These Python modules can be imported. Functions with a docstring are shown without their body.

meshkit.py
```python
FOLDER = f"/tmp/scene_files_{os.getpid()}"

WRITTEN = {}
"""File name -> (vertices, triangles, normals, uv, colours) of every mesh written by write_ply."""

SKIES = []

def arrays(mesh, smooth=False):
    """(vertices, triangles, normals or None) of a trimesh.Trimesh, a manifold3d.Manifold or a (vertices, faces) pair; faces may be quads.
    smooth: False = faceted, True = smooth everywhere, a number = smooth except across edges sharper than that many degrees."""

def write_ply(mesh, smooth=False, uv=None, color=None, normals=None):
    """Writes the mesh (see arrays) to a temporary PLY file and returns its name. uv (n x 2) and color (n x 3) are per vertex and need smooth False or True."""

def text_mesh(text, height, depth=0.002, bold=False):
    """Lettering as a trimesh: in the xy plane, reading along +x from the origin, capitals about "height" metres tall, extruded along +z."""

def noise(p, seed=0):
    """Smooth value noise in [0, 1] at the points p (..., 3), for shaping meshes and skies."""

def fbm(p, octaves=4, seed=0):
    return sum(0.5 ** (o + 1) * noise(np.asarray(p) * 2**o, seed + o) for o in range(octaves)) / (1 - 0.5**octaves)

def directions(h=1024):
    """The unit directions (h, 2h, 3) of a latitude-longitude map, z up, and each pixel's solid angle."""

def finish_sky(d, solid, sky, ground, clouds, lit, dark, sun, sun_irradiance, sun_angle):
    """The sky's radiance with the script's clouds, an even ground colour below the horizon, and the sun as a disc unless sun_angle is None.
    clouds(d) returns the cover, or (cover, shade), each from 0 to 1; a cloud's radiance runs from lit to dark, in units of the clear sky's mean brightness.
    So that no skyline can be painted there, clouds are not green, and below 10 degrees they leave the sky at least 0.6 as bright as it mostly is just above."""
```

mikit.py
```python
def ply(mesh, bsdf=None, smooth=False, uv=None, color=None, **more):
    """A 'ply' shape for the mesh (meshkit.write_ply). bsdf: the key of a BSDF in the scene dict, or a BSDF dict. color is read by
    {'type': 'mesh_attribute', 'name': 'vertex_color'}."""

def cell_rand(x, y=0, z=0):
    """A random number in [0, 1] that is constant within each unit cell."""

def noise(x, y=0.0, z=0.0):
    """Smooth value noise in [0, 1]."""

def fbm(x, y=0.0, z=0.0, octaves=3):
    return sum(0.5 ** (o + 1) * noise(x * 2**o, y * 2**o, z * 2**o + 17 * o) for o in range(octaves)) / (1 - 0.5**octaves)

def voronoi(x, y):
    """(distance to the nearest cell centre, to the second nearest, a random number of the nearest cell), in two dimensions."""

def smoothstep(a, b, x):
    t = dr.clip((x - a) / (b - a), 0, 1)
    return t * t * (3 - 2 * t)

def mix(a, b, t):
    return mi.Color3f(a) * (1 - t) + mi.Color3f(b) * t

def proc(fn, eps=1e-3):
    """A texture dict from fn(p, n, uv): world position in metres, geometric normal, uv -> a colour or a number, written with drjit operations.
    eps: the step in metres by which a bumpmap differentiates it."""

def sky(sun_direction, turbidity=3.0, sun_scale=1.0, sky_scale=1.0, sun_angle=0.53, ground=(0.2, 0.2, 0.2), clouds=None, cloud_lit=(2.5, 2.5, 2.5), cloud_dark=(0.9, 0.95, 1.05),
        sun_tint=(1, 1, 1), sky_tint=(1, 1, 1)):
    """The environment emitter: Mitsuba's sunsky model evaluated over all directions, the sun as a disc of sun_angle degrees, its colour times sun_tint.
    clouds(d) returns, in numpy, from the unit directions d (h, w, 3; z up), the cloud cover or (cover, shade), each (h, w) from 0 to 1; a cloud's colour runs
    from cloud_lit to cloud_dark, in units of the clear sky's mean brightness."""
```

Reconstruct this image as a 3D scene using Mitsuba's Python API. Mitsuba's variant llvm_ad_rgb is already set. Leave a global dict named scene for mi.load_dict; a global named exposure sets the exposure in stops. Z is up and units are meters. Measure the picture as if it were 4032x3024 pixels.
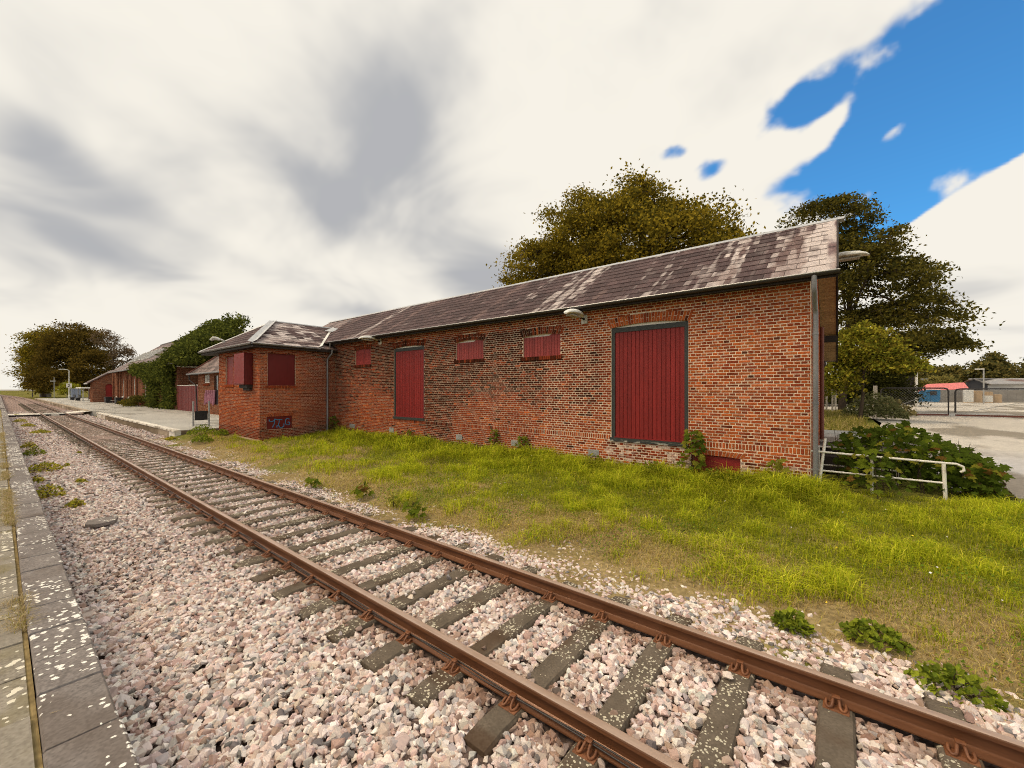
import math, random
import numpy as np, trimesh, mitsuba as mi, mikit, meshkit
import drjit as dr
import shapely
from shapely.geometry import Polygon, box as sbox
from mikit import proc, noise, fbm, voronoi, smoothstep, mix
T = mi.ScalarTransform4f
random.seed(7); R = np.random.RandomState(11)
scene = {'type': 'scene'}; labels = {}

# ---------------------------------------------------------------- camera, sky, exposure
YAW, EYE = math.radians(38.5), 2.219          # rail top is z = 0, the track runs along x, the goods shed stands at y = 10.3
scene['camera'] = {'type': 'perspective', 'fov': 102.85, 'fov_axis': 'x', 'near_clip': 0.05, 'far_clip': 5000.0,
                   'principal_point_offset_x': 0.0, 'principal_point_offset_y': -0.0076,
                   'to_world': T().look_at(origin=[0, 0, EYE], target=[-math.sin(YAW), math.cos(YAW), EYE], up=[0, 0, 1])}
exposure = 2.15

def gauss(az, el, a0, e0, ra, re, rot=0.0):
    c, s = math.cos(math.radians(rot)), math.sin(math.radians(rot))
    u, v = (az - a0), (el - e0)
    return np.exp(-(((u * c + v * s) / ra) ** 2 + ((v * c - u * s) / re) ** 2))

def sstep(a, b, x):
    t = np.clip((x - a) / (b - a), 0, 1); return t * t * (3 - 2 * t)

def clouds(d):
    az = np.degrees(np.arctan2(d[..., 0], d[..., 1])); el = np.degrees(np.arcsin(np.clip(d[..., 2], -1, 1)))
    k = 1.0 / (d[..., 2] + 0.16)
    q = np.stack([d[..., 0] * k, d[..., 1] * k, 0 * k], -1)
    warp = np.stack([meshkit.noise(q * 1.7, 3), meshkit.noise(q * 1.7 + 9, 4), 0 * k], -1) - 0.5
    big = meshkit.fbm(q * np.array([0.9, 1.25, 1]) + warp * 0.7 + 4.1, 5, 21)
    fine = meshkit.fbm(d * 16 + warp * 2.5, 5, 5)
    wisp = meshkit.fbm(d * 7 + warp * 1.5, 4, 15)
    hole = (1.15 * gauss(az, el, 5.0, 24.8, 10.5, 6.0, 30) + 0.8 * gauss(az, el, 11, 27, 5, 7) + 0.75 * gauss(az, el, 3.2, 17.0, 3.2, 2.6, 40) + 0.55 * gauss(az, el, 15, 24, 5, 6)
            + 0.75 * gauss(az, el, -2.0, 29.0, 5.0, 2.8) + 0.62 * gauss(az, el, -17, 28.4, 1.9, 1.1) + 0.66 * gauss(az, el, -13.1, 26.3, 2.3, 1.5)
            - 0.95 * gauss(az, el, -.6, 27.2, 3.2, 1.5, 35) - 0.85 * gauss(az, el, 5.0, 25.0, 2.2, 1.2, 30) - .55 * gauss(az, el, 12.6, 28.5, 1.5, 2.2, 30)
            - 1.6 * sstep(0.0, 2.2, (az - 2.2) * 0.52 + 14.9 - el) * (az > -4))
    fray = meshkit.fbm(d * 34 + warp * 3, 4, 51)
    near = sstep(0.05, 0.45, hole)
    cover = 1 - 0.98 * sstep(0.26, 0.60, hole + near * ((fine - 0.5) * 1.0 + (wisp - .5) * .75 + (fray - .5) * .45))
    dark = (0.75 * gauss(az, el, -47, 19, 13, 4.2, -22) + 0.8 * gauss(az, el, -39, 15.5, 9, 4, -12) + 0.5 * gauss(az, el, -61, 21, 8, 3.0, -35) + 0.5 * gauss(az, el, -55, 31, 10, 6, -40)
            + 0.7 * gauss(az, el, -86, 20.5, 5.5, 2.6, -25) + 0.5 * gauss(az, el, -84, 13.4, 10, 2.0, -12) + 0.4 * gauss(az, el, -76, 8, 7, 1.3) + 0.55 * gauss(az, el, -60, 10.0, 9, 1.4)
            + 0.45 * gauss(az, el, 10, 8.5, 5, 3.0) + 0.4 * gauss(az, el, -70, 14, 8, 1.6, -15) + 0.25 * gauss(az, el, -68, 27, 9, 5, -30))
    mid = 0.42 * gauss(az, el, -52, 30, 17, 13, -40) + .30 * gauss(az, el, -80, 15, 14, 9)
    shade = sstep(0.10, 1.15, dark * (0.25 + 1.2 * big) + mid + (big - 0.5) * 1.5 + (wisp - .5) * .8 + (fine - .5) * .3 + 0.06)
    return cover, shade

scene['sky'] = mikit.sky([-0.42, -0.55, 0.95], turbidity=3, sun_scale=0.3, sky_scale=1.0, sun_angle=24, sun_tint=(1.0, 0.93, 0.80), sky_tint=(0.30, 0.86, 1.12), clouds=clouds,
                         cloud_lit=(2.55, 2.43, 2.18), cloud_dark=(1.25, 1.27, 1.32), ground=(0.25, 0.22, 0.18))

# ---------------------------------------------------------------- names
def fresh(k):
    if k not in scene and k not in taken:
        taken.add(k); return k
    i = 1
    while f'{k}_{i:03d}' in taken or f'{k}_{i:03d}' in scene: i += 1
    taken.add(f'{k}_{i:03d}'); return f'{k}_{i:03d}'
taken = set()
def thing(name, label, cat, group=None):
    k = fresh(name); labels[k] = {'label': label, 'category': cat}
    if group: labels[k]['group'] = group
    return k
def put(k, mesh, bsdf, **kw):
    if isinstance(mesh, M): mesh, kw = mesh.out(kw)
    scene[k] = mikit.ply(mesh, bsdf, **kw); return k
def part(parent, name, mesh, bsdf, kind=None, label=None, **kw):
    k = fresh(parent + '__' + name); put(k, mesh, bsdf, **kw)
    if kind or label: labels[k] = {a: b for a, b in (('kind', kind), ('label', label)) if b}
    return k
def single(name, mesh, bsdf, label, cat, group=None, kind=None, **kw):
    k = fresh(name); put(k, mesh, bsdf, **kw); labels[k] = {'label': label}
    if kind: labels[k]['kind'] = kind
    if kind != 'structure' and kind != 'stuff' or cat: labels[k]['category'] = cat
    if group: labels[k]['group'] = group
    return k
def struct(name, mesh, bsdf, label, **kw):
    put(name, mesh, bsdf, **kw); taken.add(name); labels[name] = {'label': label, 'kind': 'structure'}; return name
def stuff(name, mesh, bsdf, label, cat, **kw):
    put(name, mesh, bsdf, **kw); taken.add(name); labels[name] = {'label': label, 'kind': 'stuff', 'category': cat}; return name

# ---------------------------------------------------------------- mesh collector (uv carries two random numbers per piece, where asked for)
QUAD6 = np.array([[0, 2, 1], [0, 3, 2], [4, 5, 6], [4, 6, 7], [0, 1, 5], [0, 5, 4], [1, 2, 6], [1, 6, 5], [2, 3, 7], [2, 7, 6], [3, 0, 4], [3, 4, 7]])
class M:
    def __init__(s): s.v, s.f, s.u, s.c, s.n = [], [], [], [], 0
    def add(s, v, f, uv=None, col=None):
        v, f = np.asarray(v, float), np.asarray(f, int)
        if f.shape[1] == 4: f = np.vstack([f[:, [0, 1, 2]], f[:, [0, 2, 3]]])
        s.v.append(v); s.f.append(f + s.n); s.n += len(v)
        if uv is not None: s.u.append(np.broadcast_to(np.asarray(uv, float), (len(v), 2)))
        if col is not None: s.c.append(np.broadcast_to(np.asarray(col, float), (len(v), 3)))
        return s
    def mesh(s, m, **k): return s.add(m.vertices, m.faces, **k)
    def box(s, x0, x1, y0, y1, z0, z1, **k):
        return s.add([[x0, y0, z0], [x1, y0, z0], [x1, y1, z0], [x0, y1, z0], [x0, y0, z1], [x1, y0, z1], [x1, y1, z1], [x0, y1, z1]], QUAD6, **k)
    def obox(s, o, a, b, c, **k):          # corner o, edge vectors a, b, c (right-handed)
        o, a, b, c = (np.asarray(t, float) for t in (o, a, b, c))
        return s.add([o, o + a, o + a + b, o + b, o + c, o + a + c, o + a + b + c, o + b + c], QUAD6, **k)
    def tube(s, pts, r, n=8, cap=True, **k):
        v, f = tube(pts, r, n, cap); return s.add(v, f, **k)
    def prism(s, poly, o, a, b, c, **k):   # polygon in the (a, b) frame at o, extruded along c
        v, f = prism(poly, o, a, b, c); return s.add(v, f, **k)
    def out(s, kw):
        kw = dict(kw)
        if s.u: kw['uv'] = np.vstack(s.u)
        if s.c: kw['color'] = np.vstack(s.c)
        return (np.vstack(s.v), np.vstack(s.f)), kw

def tube(pts, r, n=8, cap=True):
    p = np.asarray(pts, float); r = np.broadcast_to(r, (len(p),)).astype(float)
    t = np.gradient(p, axis=0); t /= np.linalg.norm(t, axis=1, keepdims=True) + 1e-12
    a = np.cross(t[0], [0, 0, 1.0] if abs(t[0][2]) < .9 else [1.0, 0, 0]); a /= np.linalg.norm(a)
    ang = np.arange(n) * 2 * np.pi / n; V = []
    for i in range(len(p)):
        a = a - t[i] * (a @ t[i]); a /= np.linalg.norm(a) + 1e-12; b = np.cross(t[i], a)
        V.append(p[i] + r[i] * (np.cos(ang)[:, None] * a + np.sin(ang)[:, None] * b))
    V = np.vstack(V); F = []
    for i in range(len(p) - 1):
        for j in range(n):
            k = (j + 1) % n; F += [[i * n + j, i * n + k, (i + 1) * n + k], [i * n + j, (i + 1) * n + k, (i + 1) * n + j]]
    if cap:
        m = len(V); V = np.vstack([V, p[:1], p[-1:]]); e = (len(p) - 1) * n
        for j in range(n):
            k = (j + 1) % n; F += [[m, k, j], [m + 1, e + j, e + k]]
    return V, np.array(F)

def prism(poly, o, a, b, c):
    P = poly if isinstance(poly, Polygon) else Polygon(poly)
    h = float(np.linalg.norm(c)); m = trimesh.creation.extrude_polygon(P, h, engine='earcut')
    o, a, b, c = (np.asarray(t, float) for t in (o, a, b, c))
    v = o + m.vertices[:, :1] * a + m.vertices[:, 1:2] * b + m.vertices[:, 2:] / h * c
    f = np.asarray(m.faces)
    if np.dot(np.cross(a, b), c) < 0: f = f[:, ::-1]
    return v, f

def flat(poly, z):
    v, f = trimesh.creation.triangulate_polygon(Polygon(poly), engine='earcut')
    v = np.c_[v, np.full(len(v), z)]; f = np.array(f)
    n = np.cross(v[f[:, 1]] - v[f[:, 0]], v[f[:, 2]] - v[f[:, 0]])[:, 2]
    f[n < 0] = f[n < 0][:, ::-1]
    return v, f

def grid(xs, ys, zf):
    X, Y = np.meshgrid(xs, ys, indexing='ij'); Z = zf(X, Y)
    v = np.stack([X, Y, Z], -1).reshape(-1, 3); nx, ny = len(xs), len(ys)
    i, j = np.meshgrid(np.arange(nx - 1), np.arange(ny - 1), indexing='ij'); a = (i * ny + j).ravel()
    return v, np.stack([a, a + ny, a + ny + 1, a + 1], -1)

# ---------------------------------------------------------------- materials
def mat(name, color, rough=None, metal=0.0, spec=0.5, bump=None, height=0.01, eps=2e-3):
    col = proc(color) if callable(color) else ({'type': 'rgb', 'value': list(color)} if not isinstance(color, str) else {'type': 'mesh_attribute', 'name': 'vertex_color'})
    if rough is None: b = {'type': 'diffuse', 'reflectance': col}
    else: b = {'type': 'principled', 'base_color': col, 'roughness': rough, 'metallic': metal, 'specular': spec}
    if bump: b = {'type': 'bumpmap', 'arbitrary': {**proc(bump, eps=eps)}, 'scale': height, 'bsdf': b}
    scene[name] = {'type': 'twosided', 'bsdf': b}
    return name
C3 = mi.Color3f
def brick_col(p, n, uv):
    t = dr.clip(uv.x, 0, 1); w = dr.clip(uv.y - 1, 0, 1); h = uv.y - dr.floor(uv.y)
    c = mix((.035, .014, .010), (.20, .045, .020), smoothstep(0, .5, t)); c = mix(c, (.40, .115, .036), smoothstep(.5, 1, t))
    c = mix(c, c * C3(1.2, .95, .9) + C3(.03, .012, .006), h)
    f = fbm(p.x * 34, p.y * 34, p.z * 34, 2)
    c = c * (.62 + .76 * f)
    c = mix(c, (.62, .50, .43), w * smoothstep(.30, .62, fbm(p.x * 13, p.y * 13, p.z * 13, 2)))
    return c
mat('brick', brick_col)
def mortar_col(p, n, uv):
    f = fbm(p.x * 1.3, p.y * 1.3, p.z * 1.7, 3); g = fbm(p.x * 21, p.y * 21, p.z * 21, 2)
    pale = smoothstep(-16, -6, p.x) * .6 + f * .9 - .25
    c = mix((.40, .27, .185), (.80, .66, .52), dr.clip(pale, 0, 1))
    c = mix(c, (.5, .25, .15), smoothstep(.62, .8, f) * .5)
    return c * (.72 + .5 * g)
mat('mortar', mortar_col)
def farbrick_col(p, n, uv):
    u = p.x * dr.abs(n.y) + p.y * dr.abs(n.x); r = p.z / .0667; row = dr.floor(r)
    k = u / .24 + .5 * (row - 2 * dr.floor(row / 2)); fr = k - dr.floor(k); fz = r - row
    j = dr.maximum(1 - smoothstep(.08, .17, fz), 1 - smoothstep(.02, .05, fr))
    rnd = mikit.cell_rand(dr.floor(k), row, 3)
    c = mix((.070, .024, .014), (.235, .070, .036), rnd * .75 + .25 * fbm(p.x, p.y, p.z * 2, 2))
    return mix(c, (.50, .37, .26), j * .85) * (.75 + .5 * fbm(p.x * 1.2, p.y * 1.2, p.z * 1.2, 3))
mat('far_brick', farbrick_col)
def slate_col(p, n, uv):
    t = uv.x; c = mix((.040, .024, .024), (.092, .056, .057), t)
    s = noise(p.x * 3.1 + 3, p.y * .22, 2.0); s2 = noise(p.x * 9.0, p.y * 1.1, 5.0); pt = fbm(p.x * 2.2, p.y * 2.2, p.z, 3)
    hi = dr.clip(uv.y - 1, 0, 1); hh = dr.clip(hi, 0, 1)
    lime = smoothstep(.42, .62, .55 * s2 + .45 * pt + .34 * hh - .16)
    c = mix(c, (.46, .40, .385), lime * dr.clip(hh * 1.25, 0, 1))
    c = mix(c, (.17, .11, .10), smoothstep(.60, .74, s * .55 + pt * .5) * .55)
    return c * (.72 + .56 * fbm(p.x * 19, p.y * 19, p.z * 19, 2))
mat('slate', slate_col, .75, spec=.3)
mat('far_slate', lambda p, n, uv: mix((.060, .038, .035), (.17, .12, .11), smoothstep(.35, .75, fbm(p.x * 1.1, p.y * .8 + p.z * 3, 2.0, 4))) * (.8 + .4 * smoothstep(.1, .2, p.z * 3.2 - dr.floor(p.z * 3.2))), .6)
def paint(name, a, rough=.5):
    def f(p, n, uv):
        g = noise(p.x * 60 + p.y * 60, p.z * 2.2, 1.0); w = fbm(p.x * 3 + uv.x * 31, p.y * 3, p.z * 1.5, 3)
        return C3(*a) * (.62 + .22 * g + .30 * w + .22 * uv.x)
    return mat(name, f, rough, spec=.35)
paint('red_paint', (.20, .0125, .011)); paint('dark_red_paint', (.115, .008, .007)); paint('pale_red_paint', (.26, .038, .036))
paint('far_red_paint', (.135, .021, .020), .6)
def charcoal(p, n, uv):
    w = smoothstep(.56, .66, fbm(p.x * 9, p.y * 9, p.z * 22, 3)) * (1 - smoothstep(.80, .93, p.z))
    return mix((.026, .030, .030), (.55, .53, .48), w) * (.8 + .4 * noise(p.x * 30, p.y * 30, p.z * 5))
mat('charcoal_wood', charcoal, .6)
mat('dark_wood', lambda p, n, uv: C3(.020, .013, .011) * (.7 + .6 * fbm(p.x * 6, p.y * 6, p.z * 2, 2)), .7)
mat('soffit_wood', lambda p, n, uv: mix((.26, .15, .065), (.50, .32, .15), .55 * noise(p.x * 4, p.y * 50, uv.x * 17) + .45 * uv.x), .7)
mat('grey_wood', lambda p, n, uv: mix((.22, .20, .17), (.42, .39, .34), noise(p.x * 50, p.y * 50, p.z * 3)), .8)
mat('white_paint', lambda p, n, uv: mix((.72, .70, .65), (.45, .38, .30), smoothstep(.62, .78, fbm(p.x * 5, p.y * 5, p.z * 7, 3))), .45)
mat('white_plaster', (.66, .63, .57))
mat('zinc', lambda p, n, uv: mix((.42, .43, .45), (.60, .60, .60), fbm(p.x * 2, p.y * 6, p.z * 6, 3)), .42, metal=.55)
mat('dull_zinc', lambda p, n, uv: mix((.12, .125, .14), (.26, .26, .27), fbm(p.x * 5, p.y * 5, p.z * 1.5, 3)), .5, metal=.3)
mat('dark_gutter', (.035, .03, .03), .5)
mat('steel_grey', (.33, .33, .32), .5, metal=.2)
mat('black', (.012, .011, .012), .6)
mat('rust_pipe', lambda p, n, uv: mix((.10, .028, .018), (.19, .06, .04), fbm(p.x * 9, p.y * 9, p.z * 4, 2)), .6)
def rail_col(p, n, uv):
    f = fbm(p.x * 3, p.y * 30, p.z * 30, 3); c = mix((.085, .034, .017), (.20, .085, .038), f)
    top = smoothstep(-.030, -.008, p.z) * smoothstep(.25, .8, dr.abs(n.z))
    return mix(c, mix((.36, .235, .165), (.52, .41, .34), f), top * .85)
mat('rail_steel', rail_col, .38, metal=.25, spec=.6)
mat('rusty_iron', lambda p, n, uv: mix((.09, .034, .016), (.27, .105, .042), fbm(p.x * 22, p.y * 22, p.z * 22, 2)), .55, metal=.1)
def lichen(name, a, b, spot, dens, size, dirt=(.10, .085, .06)):
    def f(p, n, uv):
        c = mix(a, b, fbm(p.x * 7 + uv.x * 9, p.y * 7, p.z * 7, 4))
        c = c * (.72 + .56 * noise(p.x * 90, p.y * 90, p.z * 40)); c = mix(c, dirt, .55 * smoothstep(.55, .75, fbm(p.x * 2.3, p.y * 3.1, uv.x * 13, 3)))
        d, d2, r = voronoi(p.x / size, p.y / size)
        m = fbm(p.x * 2.1, p.y * 4.1, 7.0, 2)
        wob = d + .22 * (noise(p.x * 70 / size * .05, p.y * 70 / size * .05, 3.0) - .5)
        rad = .10 + .30 * (r / dens) * noise(p.x / size * .9 + 4, p.y / size * .9, 1.0) * 1.7
        s = (1 - smoothstep(rad, rad + .09, wob)) * dr.select(r < dens * smoothstep(.30, .62, m) * 1.35, 1.0, 0.0)
        return mix(c, spot, s * smoothstep(.3, .8, dr.abs(n.z)))
    return mat(name, f)
lichen('coping_stone', (.16, .142, .135), (.28, .255, .245), (.84, .82, .77), .42, .040, (.13, .105, .09))
lichen('sleeper_concrete', (.095, .078, .060), (.175, .145, .115), (.55, .51, .40), .32, .024, (.075, .040, .022))
lichen('paver_stone', (.20, .18, .15), (.33, .30, .255), (.70, .66, .55), .35, .05, (.20, .17, .085))
def asphalt_col(p, n, uv):
    c = mix((.34, .325, .30), (.50, .485, .45), fbm(p.x * .5, p.y * .8, 1.0, 4)); c = c * (.86 + .28 * noise(p.x * 25, p.y * 25, 0.0))
    return mix(c, (.20, .185, .16), .6 * smoothstep(.58, .72, fbm(p.x * .22, p.y * 1.6, 3.0, 4)))
mat('platform_asphalt', asphalt_col)
def yard_col(p, n, uv):
    c = mix((.40, .37, .33), (.60, .565, .51), fbm(p.x * .18, p.y * .25, 5.0, 4)); c = mix(c, (.50, .49, .49), 1 - smoothstep(19, 24, p.y + 1.5 * fbm(p.x * .5, p.y * .5, 0.0, 2)))
    c = mix(c, (.19, .165, .13), .75 * smoothstep(.60, .72, fbm(p.x * .35, p.y * .16, 9.0, 4)))
    return c * (.82 + .36 * fbm(p.x * 9, p.y * 9, 2.0, 3))
mat('yard_concrete', yard_col)
mat('edge_block', lambda p, n, uv: mix(mix((.12, .09, .06), (.50, .42, .33), uv.x), (.72, .70, .66), smoothstep(.85, .95, uv.x)) * (.65 + .7 * fbm(p.x * 5, p.y * 5, p.z * 9, 3)))
mat('line_white', lambda p, n, uv: mix((.74, .70, .63), (.40, .36, .30), smoothstep(.55, .72, fbm(p.x * 3, p.y * 5, 1.0, 3))))
def soil_col(p, n, uv):
    c = mix((.17, .125, .06), (.36, .28, .14), fbm(p.x * 1.6, p.y * 1.6, 3.0, 4)); gr = smoothstep(.35, .6, fbm(p.x * .6, p.y * .9, 1.0, 3) + .08 * (p.y - 7.5))
    return mix(c, (.13, .15, .022), gr * .8) * (.7 + .6 * noise(p.x * 30, p.y * 30, 0.0))
mat('soil', soil_col)
mat('terrain_grass', lambda p, n, uv: mix((.10, .105, .022), (.24, .21, .075), fbm(p.x * .2, p.y * .3, 1.0, 4)) * (.75 + .5 * fbm(p.x * 2.5, p.y * 2.5, 3.0, 2)))
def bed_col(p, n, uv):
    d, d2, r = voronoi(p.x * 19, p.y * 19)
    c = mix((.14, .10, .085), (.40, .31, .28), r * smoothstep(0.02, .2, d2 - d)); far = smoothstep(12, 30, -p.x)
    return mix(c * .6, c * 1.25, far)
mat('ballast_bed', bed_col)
mat('stone', 'v'); mat('leaf_flat', 'v')
scene['leaf'] = {'type': 'principledthin', 'base_color': {'type': 'mesh_attribute', 'name': 'vertex_color'}, 'roughness': .6, 'spec_trans': 0.0, 'diff_trans': .75, 'eta': 1.3}
mat('bark', lambda p, n, uv: mix((.035, .026, .020), (.11, .085, .065), fbm(p.x * 6, p.y * 6, p.z * 2, 3)))
mat('lamp_white', lambda p, n, uv: mix((.66, .655, .62), (.40, .38, .33), smoothstep(.5, .75, fbm(p.x * 8, p.y * 8, p.z * 8, 3))), .45)
mat('graffiti_blue', (.03, .22, .42), .5); mat('graffiti_pink', lambda p, n, uv: mix((.33, .13, .19), (.45, .24, .30), fbm(p.x * 6, p.y, p.z * 6, 2)))
mat('skip_blue', lambda p, n, uv: mix((.006, .085, .21), (.012, .13, .27), fbm(p.x, p.y, p.z * 3, 3)), .4)
mat('canopy_red', (.55, .15, .14), .6); mat('shed_black', (.035, .037, .045), .6); mat('pale_panel', (.62, .62, .60), .6)
mat('grey_roof', lambda p, n, uv: mix((.24, .235, .235), (.13, .07, .05), smoothstep(.5, .62, fbm(p.x * .22, p.y * .3, 2.0, 3))), .6)
mat('blue_grey_roof', (.17, .18, .20), .6); mat('concrete_wall', lambda p, n, uv: mix((.20, .185, .17), (.33, .31, .285), fbm(p.x * .6, p.y * .6, p.z * 2, 3)))
mat('barn_wood', (.018, .013, .012), .7); mat('pallet_wood', (.42, .31, .20), .8); mat('blue_grey_metal', (.17, .20, .27), .5)
scene['glass'] = {'type': 'thindielectric'}
mat('window_dark', (.02, .022, .026), .15, spec=.6)
# ---------------------------------------------------------------- ground sheets
def hg(x, y):           # grass strip between the track and the shed
    z = -.20 + .17 * sstep(4.6, 6.2, y) + .19 * sstep(6.0, 10.2, y) + .02 * np.sin(x * 1.3 + y) + .012 * np.sin(x * 3.1 - y * 2.2)
    return z + .10 * sstep(-18, -26, x) * sstep(5.2, 6.5, y)
def edge_y(x):          # where the ballast ends and the grass begins
    return 4.85 + .28 * np.sin(x * .9 + .6) * np.sin(x * .37) + .10 * np.sin(x * 3.7) - .30 * sstep(-.2, .8, x) + 0.25 * sstep(-1.8, -.6, x) * (1 - sstep(-.3, .5, x)) + .7 * sstep(-13, -21, x)
def big_sheet():
    g = []
    for a in (-1800, -600, -200, -60, 60, 200, 600, 1800): g.append(a)
    xs = np.array(g, float); return grid(xs, xs, lambda X, Y: -.34 + 0 * X)
struct('terrain', big_sheet(), 'terrain_grass', 'flat grassy land reaching to the horizon')
struct('ground', grid(np.arange(-26, 16.1, .3), np.arange(4.3, 12.01, .22), hg), 'soil', 'strip of dry soil under the grass beside the shed', smooth=True)
def centre(x): return 3.25 - np.where(x < -150, (x + 150) ** 2 / 6000.0, 0)
xs = np.r_[np.arange(8, -40, -.35), np.arange(-40, -160, -3), np.arange(-160, -480, -12)]
ys = np.array([-2.9, -2.2, -1.2, -.6, 0, .6, 1.2, 1.7, 2.15])
bed = M(); NB = meshkit.fbm
V, Fq = grid(xs, ys, lambda X, Y: X * 0)
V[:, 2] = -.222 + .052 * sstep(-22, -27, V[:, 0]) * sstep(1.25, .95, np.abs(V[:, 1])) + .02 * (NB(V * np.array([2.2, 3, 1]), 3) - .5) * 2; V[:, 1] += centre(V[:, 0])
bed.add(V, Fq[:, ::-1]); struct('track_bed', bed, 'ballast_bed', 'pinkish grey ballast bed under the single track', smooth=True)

# ---------------------------------------------------------------- rails
PROF = [(-.070, -.159), (.070, -.159), (.070, -.148), (.030, -.137), (.012, -.124), (.0085, -.10), (.0085, -.062), (.014, -.049), (.034, -.038), (.035, -.014), (.031, -.005), (.020, -.0008),
        (-.020, -.0008), (-.031, -.005), (-.035, -.014), (-.034, -.038), (-.014, -.049), (-.0085, -.062), (-.0085, -.10), (-.012, -.124), (-.030, -.137), (-.070, -.148)]
def rail_mesh(off):
    xs = np.r_[np.arange(9, -30, -1.5), np.arange(-30, -150, -6), np.arange(-150, -470, -10)]; P = np.array(PROF); n = len(P)
    v = np.concatenate([np.c_[np.full(n, x), P[:, 0] + centre(x) + off, P[:, 1]] for x in xs]); f = []
    for i in range(len(xs) - 1):
        for j in range(n):
            k = (j + 1) % n; f += [[i * n + j, (i + 1) * n + j, (i + 1) * n + k, i * n + k]]
    return v, np.array(f)[:, ::-1]
single('rail', rail_mesh(-.752), 'rail_steel', 'rusty brown steel rail nearer the left platform with thin cables clipped to it', 'rail', smooth=35)
single('rail', rail_mesh(.752), 'rail_steel', 'rusty brown steel rail on the shed side, next to the grass strip', 'rail', smooth=35)
cab = []
for k, (dy, ph) in enumerate(((.0, 0.0), (.016, .9))):
    xs = np.r_[np.arange(5, -14, -.06), np.arange(-14, -45, -.4)]
    w = np.sin(xs * 1.9 + ph) * np.sin(xs * .73 + .4)
    y = 2.498 - .024 - .036 * (.5 + .5 * w) - dy * .6; z = -.118 + .014 * w + .010 * np.sin(xs * 4.1 + ph * 2) - dy * .55
    single('signal_cable', tube(np.c_[xs, y, z], .0058, 6), 'dark_gutter', ('upper' if k == 0 else 'lower') + ' thin dark cable running along the web of the near rail', 'cable', smooth=True)

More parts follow.
